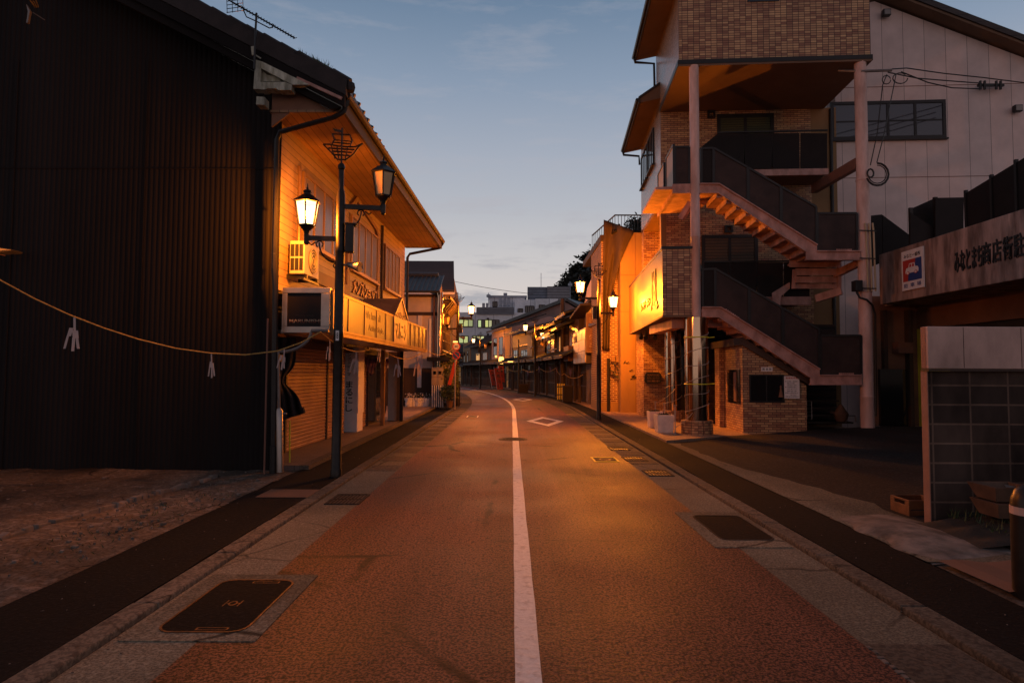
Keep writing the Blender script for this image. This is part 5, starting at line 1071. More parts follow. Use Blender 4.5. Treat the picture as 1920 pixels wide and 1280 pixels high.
banner(934, 686, 716, .50, 58.5, 'plain bright red banner tucked behind the wide one', .1)
lt = thing('paper_lantern', P(940, 672, 58), 'glowing yellow paper lantern under the eave above the red banners', 'lantern')
q = P(940, 675, 58.0); MB().lathe((q.x, q.y, q.z - .35), [(.12, 0), (.22, .12), (.24, .35), (.22, .55), (.12, .66)], 12).build('shade', M['lit_sign'], lt); MB().lathe((q.x, q.y, q.z - .40), [(.10, 0), (.12, .05)], 10).lathe((q.x, q.y, q.z + .31), [(.12, 0), (.10, .08)], 10).build('cap', M['ink'], lt)
q = M6 @ V((w6 * .5, -.95, 2.38)); MB().box((q.x - .35, q.y - .06, q.z), (q.x + .35, q.y + .06, q.z + .07)).build('eave_lamp', M['lit_sign'], lab=('glowing strip lamp under the eave of the olive panelled house', 'lamp'))
q = P(930, 668, 58.0); MB().lathe((q.x, q.y, q.z - .1), [(.03, 0), (.09, .05), (.09, .13), (.03, .18)], 10).build('bulb_lamp', M['lit_sign'], lab=('small round bulb lamp glowing beside the paper lantern', 'lamp'))
for i, (px, py, d, w, lab) in enumerate(((963, 684, 50, .9, 'purple cloth swag before the olive panelled house'), (990, 694, 47.5, .8, 'purple cloth swag at the darker doorway past the two lantern lamp'), (1011, 686, 43.2, .8, 'purple cloth swag just beyond the two lantern lamp'), (1032, 686, 40.4, .8, 'purple cloth swag before the lattice door'), (1044, 688, 38.8, .7, 'purple cloth swag between the lattice door and utility pole'), (1070, 690, 33.8, .9, 'purple cloth swag beside the metal shutters'), (910, 694, 64, 1.0, 'purple cloth swag behind the banner at the far corner'))):
    p = P(px, py, d); e_ = (M3.to_3x3() @ V((1, 0, 0))) * w / 2; swag((p - e_, p + e_, .42), M['purple'], lab, group='purple cloth swags along the old houses')
r2 = []
for a, b in zip([(1093, 702, 30.6), (1058, 700, 36), (1042, 690, 39), (1012, 690, 43), (980, 692, 48), (950, 690, 54)], [(1058, 700, 36), (1042, 690, 39), (1012, 690, 43), (980, 692, 48), (950, 690, 54), (915, 692, 62)]): r2 += sag(P(*a), P(*b), .22, 8)
MB().tube(r2, .016, 5).build('straw_rope', M['rope'], lab=('straw rope looping along the old wooden houses', 'straw rope'))
def bin_(px, py, d, w, h, m, lab):
    g = P(px, py, d); t = thing('storage_bin', (g.x, g.y, .06), lab, 'bin'); MB().box((g.x - w / 2, g.y - .25, .06), (g.x + w / 2, g.y + .25, .06 + h)).build('body', M['rail'], t, bevel=.02); MB().box((g.x - w / 2 - .02, g.y - .27, .06 + h), (g.x + w / 2 + .02, g.y + .27, .12 + h)).build('lid', M['rail_glow'], t, bevel=.015)
bin_(1064, 745, 33.2, .50, .8, M['dark_wood'], 'brown storage bin beside the metal shutters'); bin_(981, 737, 46.8, .7, .6, M['dark_wood'], 'low dark bin before the olive house')
t = thing('striped_barrier', P(1052, 746, 36.2), 'short yellow striped barrier leaning near the utility pole', 'barrier'); g = P(1052, 746, 36.2)
mb = MB()
for i in range(4): mb.box((g.x - .22 + i * .12, g.y, .06), (g.x - .16 + i * .12, g.y + .04, .95))
mb.build('slat', M['yellow'], t); MB().box((g.x - .25, g.y - .02, .3), (g.x + .24, g.y, .36)).box((g.x - .25, g.y - .02, .75), (g.x + .24, g.y, .81)).build('crossbar', M['ink'], t)

# ------------------------------------------------------------ tiled restaurant building and its outside stair
O_ = Zp(1273.5, 118, 9.5); RA = math.radians(-4)
RM = frame((O_.x, O_.y, 0), RA); RU, RV = RM.to_3x3() @ V((1, 0, 0)), RM.to_3x3() @ V((0, 1, 0)); RI = RM.inverted()
def bp(px, py, v):   # pixel -> point on the plane at depth v behind the front face
    d = ray(px, py); o = V((0, 0, H)); q = RM @ V((0, v, 0)); return o + d * ((q - o).dot(RV) / d.dot(RV))
def bl(px, py, v): return RI @ bp(px, py, v)
def su(px, py, u):   # pixel -> local point on a side plane u
    d = ray(px, py); o = V((0, 0, H)); q = RM @ V((u, 0, 0)); return RI @ (o + d * ((q - o).dot(RU) / d.dot(RU)))
rs = thing('restaurant_building', RM @ V((2.4, 4, 0)), 'brown tiled restaurant building with overhanging tower on steel columns', 'restaurant')
WT = bl(1633, 110, 0).x; BW = bl(1521, 300, 2.9).x; VE = su(1203, 400, 0).y; V2 = 2.9
MB(RM).box((0, 0, 9.5), (WT, 3.7, 13.2)).build('tower', M['rtile'], rs)
MB(RM).box((-.012, .004, 9.54), (-.002, 3.7, 13.2)).build('gloss_side', M['gloss'], rs)
MB(RM).box((-.02, -.02, 9.40), (WT + .02, V2, 9.50)).build('tower_soffit', M['soffit_plain'], rs)
MB(RM).box((-.03, -.035, 9.45), (WT + .03, -.02, 9.56)).box((-.04, -.02, 9.42), (-.02, V2, 9.56)).box((WT + .02, -.02, 9.42), (WT + .04, V2, 9.56)).build('edge_trim', M['frame_dark'], rs)
MB(RM).box((1.72, -.03, 11.02), (2.5, -.002, 11.5)).build('tower_window', M['night_glass'], rs)
MB(RM).box((0.0, V2, 6.75), (BW, VE, 9.5)).box((.0, V2 + .8, 9.5), (BW, VE, 9.85)).build('third_storey', M['rtile2'], rs)
MB(RM).box((-.012, V2 + .004, 6.75), (-.002, VE, 9.9)).build('gloss_side', M['gloss'], rs)
MB(RM).box((.14, V2, 4.8), (BW, V2 + .12, 6.75)).box((.0, VE - .5, 4.6), (.9, VE, 6.75)).box((.9, V2 + .12, 4.6), (1.0, VE, 6.75)).build('second_storey', M['rtile2'], rs)
MB(RM).box((0, V2 + .0, 6.66), (.9, VE, 6.75)).build('loggia_ceiling', M['cream'], rs)
MB(RM).box((-.02, V2 - .01, 4.6), (.138, V2 + .22, 6.75)).build('loggia_pier', M['cream'], rs)
MB(RM).box((0, V2, 3.05), (BW, VE + 1, 4.6)).build('first_storey', M['rtile2'], rs)
MB(RM).box((1.2, V2 + .4, 0), (BW, VE, 3.05)).build('ground_storey', M['night_glass'], rs)  # near-black box, the dimness of the interior put into its colour
a_ = P(1207, 700, 22.3); b_ = P(1243, 700, 22.3)
MB().box((a_.x, 22.3, .05), (b_.x + .15, 23.6, 3.1)).build('entrance_pier', M['rtile2'], rs)
MB().box((b_.x + .16, 23.0, .05), (b_.x + 2.0, 23.1, 3.05)).build('entrance_door', M['night_glass'], rs)
MB(RM).box((BW, V2 + .05, 0), (BW + .75, V2 + .4, 9.45)).build('side_wall', M['cream'], rs)
# eaves on the street side
for (v0, v1, z, out) in ((-.45, 3.75, 11.55, .62), (V2 + .1, VE + .15, 9.88, .60)):
    mb = MB(RM).prism([(0, v0, z), (-out, v0, z - .12), (-out, v0, z + .02), (0, v0, z + .42)], (0, v1 - v0, 0)); e_ = mb.build('street_eave', M['soffit_plain'], rs)
    MB(RM).prism([(-out - .05, v0 - .03, z - .14), (-out - .05, v0 - .03, z + .06), (.0, v0 - .03, z + .50), (0, v0 - .03, z + .43), (-out - .005, v0 - .03, z + .01), (-out - .005, v0 - .03, z - .14)], (0, v1 - v0 + .06, 0)).build('eave_roof', M['roof_brown'], e_)
    MB(RM).tube([(-out - .09, v0, z - .02), (-out - .09, v1, z - .04)], .05, 6).tube([(-out - .09, v1 - .1, z - .05), (-out - .05, v1 - .1, z - .22), (-.08, v1 - .1, z - .28), (-.06, v1 - .1, z - (1.4 if z > 11 else .6))], .04, 6).build('gutter', M['black_steel'], e_)
mirror_side = frame((RM @ V((-.012, VE, 0))), RA - math.pi / 2)     # x runs from the far end to the near end
for s0, s1 in ((.25, 1.75), (2.0, 3.2)): window(rs, mirror_side, s0, s1, 8.25, 9.42, 3, M['frame_dark'], M['night_glass'], 0, .05, .05, 'side_window')
# windows and fittings of the stair-side wall
def wloc(px0, py0, px1, py1, v=V2):
    a, b = bl(px0, py1, v), bl(px1, py0, v); return a.x, b.x, a.z, b.z
RFm = RM @ Matrix.Translation((0, V2, 0))
u0_, u1_, z0_, z1_ = wloc(1345, 213, 1450, 312); window(rs, RFm, u0_, u1_, z0_, z1_, 2, M['frame_dark'], M['green_blind'], 0, .10, .05, 'stair_window')
u0_, u1_, z0_, z1_ = wloc(1316, 440, 1420, 535); window(rs, RFm, u0_, u1_, z0_, z1_, 2, M['frame_dark'], M['blind'], 0, .10, .05, 'stair_window')
for px, py in ((1333, 216), (1365, 430)):
    c = bl(px, py, V2); q = .11
    mb = MB(RM); mb.box((c.x - q, V2 - .10, c.z - q), (c.x + q, V2 - .005, c.z - q + .05)).box((c.x - q, V2 - .10, c.z + q - .05), (c.x + q, V2 - .005, c.z + q)).box((c.x - q, V2 - .10, c.z - q + .05), (c.x - q + .05, V2 - .005, c.z + q - .05)).box((c.x + q - .05, V2 - .10, c.z - q + .05), (c.x + q, V2 - .005, c.z + q - .05)).build('vent_hood', M['frame_dark'], rs)
c = bl(1449, 486, V2 - .9); MB(RM).box((c.x - .05, V2 - .12, c.z - .06), (c.x + .05, V2 - .005, c.z + .06)).build('wall_light', M['lamp_off'], rs)
# sign box of the first storey
UL, UR = bl(1242.5, 530, 0).x, bl(1300, 530, 0).x; ZB, ZT = bl(1260, 591, 0).z, bl(1260, 467, 0).z; VS = su(1180, 560, UL).y
MB(RM).box((UL + .012, 0, ZB), (UR, V2, ZT)).box((UL + .012, V2, ZB), (.0, VS, ZT)).build('sign_box', M['rtile'], rs)
MB(RM).box((UL, .004, ZB), (UL + .010, VS, ZT)).build('sign_face', M['signtile'], rs)
MB(RM).box((UL - .03, -.03, ZT), (UR + .03, .12, ZT + .07)).box((UL - .02, .12, ZT), (UL + .1, VS, ZT + .05)).build('coping', M['frame_dark'], rs)
MB(RM).box((UL - .015, -.02, ZB - .05), (UR + .02, VS, ZB)).build('sign_soffit', M['soffit_plain'], rs)
def sgn(mb, s, px0, py0, w, h, ext=.03):
    p = RM @ V((UL - .004, *list(su(px0, py0, UL))[1:])); mb.text(s, p, -RV, (0, 0, 1), w, h, ext)
mb = MB(); sgn(mb, '州', 1221, 583, .95, 1.05, .05); mb.build('lettering', M['ink'], rs); mb = MB(); sgn(mb, 'る', 1228.5, 581, .55, .20, .05); mb.build('lettering', M['ink'], rs)
mb = MB(); sgn(mb, 'レストラン', 1203, 584.5, 2.0, .26, .04); mb.build('lettering', M['brown'], rs)
# steel columns, mirrored casings with tiled drums
cl_ = RM @ V((bl(1305, 575, .05).x, .05, 0)); cl_.z = 0; RC_ = bl(1630, 780, .12); cr_ = RM @ V((bl(1622, 560, .12).x, .12, 0)); cr_.z = 0
MB().lathe(cl_, [(.118, 3.0), (.118, 5.0), (.124, 5.01), (.124, 5.04), (.118, 5.05), (.118, 9.42)], 20).build('steel_column', M['pink_steel'], rs, True)
MB().lathe(cr_, [(.16, .2), (.16, 1.0), (.168, 1.01), (.168, 1.05), (.155, 1.06), (.155, 3.6), (.165, 3.61), (.165, 3.65), (.15, 3.66), (.15, 6.4), (.16, 6.41), (.16, 6.45), (.142, 6.46), (.142, 9.42)], 20).build('steel_column', M['pink_steel'], rs, True)
cm = P(1262, 700, 20.2); cm.z = 0
for c, r, zt in ((cl_, .285, ZB - .06), (cm, .25, 3.05)):
    k = MB().lathe(c, [(r, .40), (r, zt)], 40).build('mirror_casing', M['mirror'], rs, True)
    MB().lathe(c, [(r + .10, .04), (r + .10, .42), (r - .02, .425)], 28).build('tiled_drum', M['rtile'], rs)
MB().box((cl_.x - .05, cl_.y + .5, ZB - .25), (cl_.x + 1.5, cl_.y + .75, ZB - .06)).box((UL + O_.x + .3, cl_.y + .3, ZB - .30), (UL + O_.x + .6, cl_.y + 3, ZB - .06)).build('soffit_beam', M['pink_beam'], rs)
for c, r, turns, ph, lab in ((cl_, .295, 6.2, .4, 'pale cord light spiralling round the mirrored column nearer the parking lot'), (cm, .26, 5.0, 1.0, 'pale cord light spiralling round the mirrored column by the entrance')):
    MB().tube([(c.x + r * math.cos(ph + t * .26), c.y + r * math.sin(ph + t * .26), .5 + 2.2 * t / (turns * 24.2) + .03 * math.sin(t * .4)) for t in range(int(turns * 24.2))], .009, 5).build('cord_light', M['spiral'], smooth=True, lab=(lab, 'cord light', 'cord lights round the mirrored columns'))
for z, lab in ((2.48, 'yellow tie band round the mirrored column, upper one'), (1.32, 'yellow tie band round the mirrored column, lower one with knot')):
    MB().tube([(cl_.x + .30 * math.cos(k * .2618), cl_.y + .30 * math.sin(k * .2618), z) for k in range(25)] + [(cl_.x + .42, cl_.y - .1, z + .01)], .012, 5).build('tie_band', M['yellow_tape'], lab=(lab, 'tie band'))
pq = thing('wall_plaque', P(1225, 709, 22.2), 'black rounded restaurant plaque with gold writing on the entrance pier', 'plaque')
p, q = P(1209, 719, 22.2), P(1240, 698, 22.2); cx_, cz_ = (p.x + q.x) / 2, (p.z + q.z) / 2
MB().prism([(cx_ + a, 22.18, cz_ + b) for a, b in rrect(0, 0, q.x - p.x, q.z - p.z, .12)], (0, .10, 0)).build('board', M['ink'], pq)
mb = MB()
for i, s_ in enumerate(('SEAFOOD', '和風レストラン', '営業中')): mb.text(s_, (cx_ - .21, 22.179, cz_ + .07 - i * .105), (1, 0, 0), (0, 0, 1), .42, .07, .004)
mb.build('lettering', M['gold_sash'], pq)
for i, px in enumerate((1202, 1211, 1228)):
    c = P(px, 628, 21.5 - i * .6); t = thing('spotlight', (c.x, c.y, c.z), ('black spotlight under the sign soffit, deepest of three', 'black spotlight under the sign soffit, middle of three', 'black spotlight under the sign soffit, nearest the mirrored columns')[i].replace('nearest', 'next to'), 'spotlight', 'spotlights under the sign soffit')
    MB().tube([(c.x, c.y, ZB - .05), (c.x, c.y, c.z)], .015, 6).build('stem', M['ink'], t); MB().tube([(c.x - .02, c.y - .10, c.z - .10), (c.x + .02, c.y + .08, c.z + .02)], [.075, .055], 12).build('head', M['ink'], t)
# white mosaic planters and stanchions on the apron
def planter(px0, px1, py, lab):
    p0, p1 = Zp(px0, py, .085), Zp(px1, py, .085); t = thing('square_planter', ((p0.x + p1.x) / 2, p0.y + .2, .085), lab, 'planter', 'white planters by the mirrored columns')
    w = p1.x - p0.x; c = V(((p0.x + p1.x) / 2, p0.y + w / 2, .085)); k = w / 2 * 1.4142
    MB().lathe(c, [(k * .86, .0), (k * .90, .03), (k * 1.0, .40), (k * 1.0, .45), (k * .84, .45), (k * .82, .38)], 4, math.pi / 4).build('tub', M['planter'], t)
    MB().lathe(c, [(k * .80, .30), (k * .80, .39)], 4, math.pi / 4).build('earth', M['soil'], t)
    rb = random.Random(px0); mb = MB()
    for i in range(90):
        p = c + V((rb.uniform(-.15, .15), rb.uniform(-.15, .15), .40)); mb.add([p, p + V((rb.uniform(-.06, .06), rb.uniform(-.06, .06), rb.uniform(.02, .10))), p + V((rb.uniform(-.06, .06), rb.uniform(-.06, .06), rb.uniform(0, .08)))], [(0, 1, 2)])
    mb.build('foliage', M['leaf_dark'], t)
planter(1233, 1264, 811.5, 'white mosaic planter standing at the corner beside the tiled drum'); planter(1218, 1243, 802, 'white mosaic planter set behind the corner one')
tops = []
for px, py, lab in ((1229, 800, 'steel stanchion behind the rear planter'), (1246, 806, 'steel stanchion between the two white planters'), (1266, 813, 'steel stanchion beside the tiled drum')):
    g = Zp(px, py, .085); t = thing('stanchion', g, lab, 'stanchion', 'steel stanchions by the planters')
    MB().lathe(g, [(.10, 0), (.10, .012), (.03, .03), (.016, .05), (.016, .66), (.03, .665), (.03, .69), (.05, .695), (.05, .71)], 12).build('post', M['alu'], t, True); tops.append(g + V((0, 0, .66)))
MB().tube(sag(tops[0], V((cm.x, cm.y - .27, 1.1)), .06, 8), .009, 5).build('barrier_cord', M['spiral'], lab=('thin cord from the rear stanchion up to the entrance column', 'cord'))
MB().tube(sag(tops[2] - V((0, 0, .5)), V((cl_.x - .2, cl_.y - .33, .62)), .04, 8), .009, 5).build('barrier_cord', M['spiral'], lab=('thin cord from the corner stanchion to the tiled drum', 'cord'))

# outside steel stair: two front flights, two landings, return flights behind
sc_ = thing('steel_staircase', RM @ V((2.5, .6, .2)), 'pink steel outside staircase with dark railing panels zigzagging up', 'staircase')
def slabpx(mb, pts, v, th):  # outline in the picture, laid on plane v and given thickness th
    q = [bp(x, y, v) for x, y in pts]; mb.prism(q, RV * th); return mb
st_out = [[(1312, 345), (1348, 345), (1532, 459.5), (1532, 471), (1613, 471), (1613, 487), (1511, 487), (1511, 472), (1346, 362), (1312, 362)],
          [(1316, 576), (1351, 576), (1537, 692), (1537, 703), (1616, 703), (1616, 720.5), (1519, 720.5), (1519, 707), (1347, 594), (1316, 594)]]
for pts in st_out:
    mb = MB(); slabpx(mb, pts, 0, .02)
    for v in (0, ): pass
    b_ = mb.build('stringer', M['pink_beam'], sc_)
    mb = MB(RM); L0 = [RI @ bp(x, y, 0) for x, y in pts]
    for a, b in ((0, 1), (1, 2), (3, 4), (4, 5)) if False else ((0, 1), (1, 2), (3, 4), (6, 5), (8, 7), (9, 8)):
        mb.bar(L0[a] + V((0, .02, 0)), L0[b] + V((0, .02, 0)), .14, .025)
    mb.build('flange', M['pink_beam'], b_)
    mb = MB(RM)   # inner stringer, same profile
    mb.prism([p + V((0, 1.12, 0)) for p in L0], (0, .02, 0)); mb.build('stringer', M['pink_beam'], sc_)
    A, B = L0[1], L0[2]; n = 10; mb = MB(RM)
    for i in range(n):
        f = (i + .5) / n; c = A.lerp(B, f); mb.box((c.x - .17, .03, c.z - .26), (c.x + .15, 1.12, c.z - .235)).box((c.x - .17, .03, c.z - .26), (c.x - .155, 1.12, c.z - .10))
    mb.build('treads', M['pink_beam'], sc_)
    mb = MB(RM); mb.box((L0[3].x - .1, .03, L0[3].z - .09), (L0[4].x, 2.5, L0[3].z - .03)); mb.build('landing_plate', M['pink_beam'], sc_); mb = MB(RM); mb.box((L0[0].x - (1.1 if pts[0][1] < 400 else .3), .03, L0[0].z - .12), (L0[1].x, 2.5 if pts[0][1] < 400 else 2.7, L0[0].z - .05)); mb.build('landing_plate', M['pink_beam'], sc_)
mb = MB(RM)  # rows of bolts on the splice plates
for (x0, y0, x1, y1, n) in ((1357, 350, 1381, 366, 8), (1362, 581, 1385, 596, 8), (1570, 469, 1596, 469, 8), (1575, 701, 1600, 701, 8)):
    a, b = bl(x0, y0, -.04), bl(x1, y1, -.04)
    for i in range(n): p = a.lerp(b, i / (n - 1)); mb.box(p - V((.014, .0, .012)), p + V((.014, .03, .03)))
mb.build('bolt', M['pink_beam'], sc_)
rails = [  # quads on the front plane: outline, material
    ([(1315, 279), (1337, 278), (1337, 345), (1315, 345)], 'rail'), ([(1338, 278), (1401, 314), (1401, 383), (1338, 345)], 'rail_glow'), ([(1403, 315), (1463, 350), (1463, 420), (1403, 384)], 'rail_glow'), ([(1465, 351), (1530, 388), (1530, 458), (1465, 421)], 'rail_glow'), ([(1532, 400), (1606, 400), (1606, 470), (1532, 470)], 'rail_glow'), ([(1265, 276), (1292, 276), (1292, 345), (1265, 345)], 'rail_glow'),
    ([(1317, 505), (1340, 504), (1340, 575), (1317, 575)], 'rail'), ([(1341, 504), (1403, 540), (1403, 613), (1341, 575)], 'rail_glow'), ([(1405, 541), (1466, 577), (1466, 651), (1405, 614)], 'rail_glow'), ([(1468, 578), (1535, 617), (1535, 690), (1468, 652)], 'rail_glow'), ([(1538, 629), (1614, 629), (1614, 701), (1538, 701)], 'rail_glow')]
for pts, m in rails:
    mb = MB(); slabpx(mb, pts, .03, .012); o = mb.build('railing_panel', M[m], sc_)
    q = [bp(x, y, .036) for x, y in pts]; mb = MB()
    mb.bar(q[0], q[1], .06, .05); mb.bar(q[3], q[2], .04, .04)
    for a, b in ((0, 3), (1, 2)): mb.bar(q[a], q[b], .05, .05, (1, 0, 0))
    mb.build('rail_frame', M['frame_dark'], o)
# landing that wraps round the corner column
uc = bl(1264, 345, 0).x; zl = bl(1264, 345, 0).z
for v0, v1 in ((.03, 1.05), (1.45, 2.45)):
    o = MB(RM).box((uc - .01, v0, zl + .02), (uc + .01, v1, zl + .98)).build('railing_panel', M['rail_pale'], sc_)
    MB(RM).box((uc - .03, v0, zl + .98), (uc + .03, v1, zl + 1.03)).box((uc - .03, v0 - .03, zl), (uc + .03, v0, zl + 1.03)).box((uc - .03, v1, zl), (uc + .03, v1 + .03, zl + 1.03)).build('rail_frame', M['frame_dark'], o)
MB(RM).box((uc - .04, 0, zl - .24), (uc, 2.5, zl)).box((uc, .0, zl - .24), (bl(1312, 345, 0).x, .05, zl)).build('edge_beam', M['pink_beam'], sc_)
mb = MB(); mb.bar(bp(1277, 410, .5), bp(1296, 380, .3), .12, .16); mb.bar(bp(1282, 400, 1.6), bp(1300, 382, 1.6), .10, .14); mb.build('bracket', M['pink_beam'], sc_)
# rear balcony of the third storey and of the first storey
for (x0, x1, ya, yb, yc, v) in ((1345, 1553, 250, 316, 331, 1.75), (1320, 1520, 492, 556, 572, 1.75)):
    for k in range(4):
        xa, xb = x0 + (x1 - x0) * k / 4, x0 + (x1 - x0) * (k + 1) / 4 - 2; mb = MB(); slabpx(mb, [(xa, ya), (xb, ya), (xb, yb), (xa, yb)], v, .015); mb.build('balcony_panel', M['rail'], sc_)
    mb = MB(RM); a, b = bl(x0, ya, v), bl(x1, yb, v); mb.box((a.x, v - .02, a.z), (b.x, v + .035, a.z + .04)); mb.build('balcony_rail', M['frame_dark'], sc_)
    MB(RM).box((bl(x0, yb, v).x, v - .02, bl(x0, yc, v).z), (b.x, v + .07, b.z)).build('balcony_beam', M['pink_beam'], sc_)
    MB(RM).box((a.x, v + .07, b.z - .12), (b.x, V2 - .002, b.z - .05)).build('balcony_floor', M['soffit_plain'], sc_)
mb = MB(); slabpx(mb, [(1309, 281), (1345, 251), (1345, 300), (1309, 320)], 1.7, .02); mb.build('balcony_panel', M['rail'], sc_)
# return flight up to the upper landing, seen from below
mb = MB(); slabpx(mb, [(1448, 549), (1481, 529), (1481, 541), (1464, 556), (1463, 574), (1449, 568)], 1.5, .05); slabpx(mb, [(1487, 505), (1497, 505), (1491, 530), (1494, 541), (1485, 541)], 1.4, .05); mb.build('stringer', M['pink_beam'], sc_)
mb = MB()
for i, (ya, yb) in enumerate(((503, 516), (518, 530), (532, 541))): slabpx(mb, [(1492, ya), (1572, ya), (1572, yb), (1492, yb)], 1.25 + i * .12, .03)
mb.build('treads', M['pink_beam'], sc_)
mb = MB(); slabpx(mb, [(1572, 492), (1578, 492), (1578, 548), (1572, 548)], 1.2, .1); mb.bar(bp(1530, 560, 1.6), bp(1578, 545, 1.2), .12, .20); mb.bar(bp(1566, 515, 1.4), bp(1612, 492, .3), .12, .18); mb.build('brace', M['pink_beam'], sc_)
mb = MB(); mb.bar(bp(1526, 354, 2.4), bp(1609, 306, .15), .16, .26); mb.build('brace', M['ledge'], sc_)
# lower return flight, its shade put into the dark tread colour
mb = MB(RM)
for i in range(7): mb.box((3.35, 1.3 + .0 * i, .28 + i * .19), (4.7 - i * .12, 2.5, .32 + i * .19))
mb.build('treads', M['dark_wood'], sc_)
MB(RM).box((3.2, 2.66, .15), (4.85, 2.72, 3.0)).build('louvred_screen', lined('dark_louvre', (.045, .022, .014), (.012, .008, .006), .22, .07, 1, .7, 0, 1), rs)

# pay booth under the stair
bt_ = thing('pay_booth', bp(1455, 800, .6), 'tiled parking pay booth with sloping roof tucked under the stair', 'pay booth')
vb = .28; fl = bl(1393.5, 806, vb); fr = bl(1513, 797, vb); zl1, zr1 = bl(1393, 645, vb).z, bl(1513, 722, vb).z
MB(RM).prism([(fl.x, vb, .02), (fr.x, vb, .12), (fr.x, vb, zr1), (fl.x, vb, zl1)], (0, 2.3, 0)).build('wall', M['rtile2'], bt_)
MB(RM).box((fl.x - .14, vb + 1.75, .02), (fl.x - .01, vb + 2.25, zl1 + .1)).build('corner_pier', M['rtile2'], bt_)
mb = MB(); slabpx(mb, [(1376, 634), (1392, 632), (1517, 711), (1517, 721), (1391, 646), (1376, 648)], vb - .1, 2.4); mb.build('roof', M['brown'], bt_)
u0_, u1_, z0_, z1_ = wloc(1405, 702, 1469, 754, vb); BFm = RM @ Matrix.Translation((0, vb, 0))
w_ = window(bt_, BFm, u0_, u1_, z0_, z1_, 2, M['frame_dark'], M['night_glass'], 0, .035, .03, 'booth_window', None, 0)
a = su(1366, 742, fl.x); b = su(1388, 690, fl.x)
MB(RM).box((fl.x - .03, b.y, z0_ - .05), (fl.x - .002, a.y, z1_ + .12)).build('side_window', M['night_glass'], bt_); MB(RM).box((fl.x - .04, b.y + .25, z0_), (fl.x - .031, b.y + .5, z1_ + .06)).build('side_board', M['ochre'], bt_)
c = bl(1463, 735, vb); MB(RM).lathe((c.x, vb - .045, c.z - .12), [(.06, 0), (.05, .05), (.02, .20), (.028, .24), (.012, .29)], 8).build('figurine', M['ochre'], lab=('small pale figurine standing on the sill of the booth window', 'figurine'))
u0_, u1_, z0_, z1_ = wloc(1427, 688, 1448, 696, vb); sp_ = MB(RM).box((u0_, vb - .02, z0_), (u1_, vb - .003, z1_)).build('name_plate', M['white'], bt_)
mb = MB(); mb.text('料 金 所', RM @ V((u0_ + .03, vb - .021, z0_ + .02)), RU, (0, 0, 1), u1_ - u0_ - .06, z1_ - z0_ - .04, .004); mb.build('lettering', M['ink'], sp_)
u0_, u1_, z0_, z1_ = wloc(1469.5, 705, 1497, 746.5, vb); nb = thing('price_notice', RM @ V(((u0_ + u1_) / 2, vb - .03, z0_)), 'white parking price notice board beside the booth window', 'notice board')
MB(RM).box((u0_, vb - .06, z0_), (u1_, vb - .04, z1_)).build('board', M['white'], nb)
hw, hh = u1_ - u0_, z1_ - z0_; mb = MB(); mb.text('駐車料金表', RM @ V((u0_ + .1 * hw, vb - .061, z1_ - .13 * hh)), RU, (0, 0, 1), .8 * hw, .09 * hh, .003); mb.build('heading', M['redpaint'], nb)
mb = MB()
for i, (s_, w2, x2) in enumerate((('● 普通車 一般車両', .8, .06), ('最初の30分 無料', .5, .18), ('以後30分毎 100円', .62, .18), ('● 大型車両は係員に', .75, .06), ('お申し出ください', .68, .18), ('夜間 20時〜8時', .62, .18), ('● 場内での事故は責任を', .82, .06), ('負いかねます', .4, .40), ('お問い合わせは事務所まで', .88, .06))): mb.text(s_, RM @ V((u0_ + x2 * hw, vb - .061, z1_ - (.26 + i * .085) * hh)), RU, (0, 0, 1), w2 * hw, .045 * hh, .003)
mb.build('lettering', M['ink'], nb)
# things left in the shade beside the booth
g = bp(1517, 786, 1.0); gz = .2; t = thing('wire_rack', (g.x, g.y, gz), 'small pale wire rack standing against the booth wall', 'rack'); p, q = bp(1513, 786, 1.0), bp(1522, 752, 1.0)
mb = MB()
for x in (p.x, q.x): mb.tube([(x, p.y, p.z), (x, p.y, q.z)], .014, 6)
for i in range(6): z = p.z + (q.z - p.z) * i / 5; mb.tube([(p.x, p.y, z), (q.x, p.y, z)], .008, 5)
mb.build('frame', M['alu'], t)
g = bp(1578, 792, 1.0); t = thing('covered_cart', g, 'covered hand cart with pale handle standing in the shade under the stair', 'cart')
MB().lathe(bp(1577, 790, 1.0), [(.10, 0), (.16, .08), (.19, .20), (.12, .30), (.06, .40), (.03, .44)], 9).build('cover', M['terracotta'], t, True)
MB().tube([bp(1557, 771, 1.0), bp(1566, 775, 1.0), bp(1575, 778, 1.0)], [.05, .03, .02], 7).build('handle', M['terracotta'], t); MB().tube([bp(1586, 791, 1.0), bp(1587, 779, 1.0), bp(1603, 779, 1.0), bp(1605, 791, 1.0)], .02, 6).build('leg_rail', M['steel_pipe'], t)
# conduits, breaker box and cables on the road-side steel column
cd_ = thing('column_conduits', bp(1632, 545, 0), 'three pale conduits strapped to the rusty steel column', 'conduit')
for px in (1624, 1631, 1638): MB().tube([bp(px + 4, 546, -.06), bp(px, 435, -.06), bp(px - 2, 418, -.06)], .022, 7).build('pipe', M['beige'], cd_, True)
mb = MB()
for py in (432, 484, 540): mb.bar(bp(1612, py, -.08), bp(1643, py + 1, -.08), .03, .025)
mb.build('strap', M['black_steel'], cd_)
bx = thing('breaker_box', bp(1606, 540, 0), 'black breaker box on the steel column with cables below', 'breaker box')
p, q = bp(1601, 546, -.05), bp(1614, 526, -.05); MB().box((p.x, p.y - .1, p.z), (q.x, p.y + .12, q.z)).build('box', M['ink'], bx, bevel=.01)
MB().tube([bp(1606, 547, -.06), bp(1612, 558, -.1), bp(1625, 562, -.15), bp(1636, 572, -.1), bp(1641, 590, -.05), bp(1642, 780, .0)], .028, 7).build('cable', M['black_steel'], bx, True)
V3 = 3.2
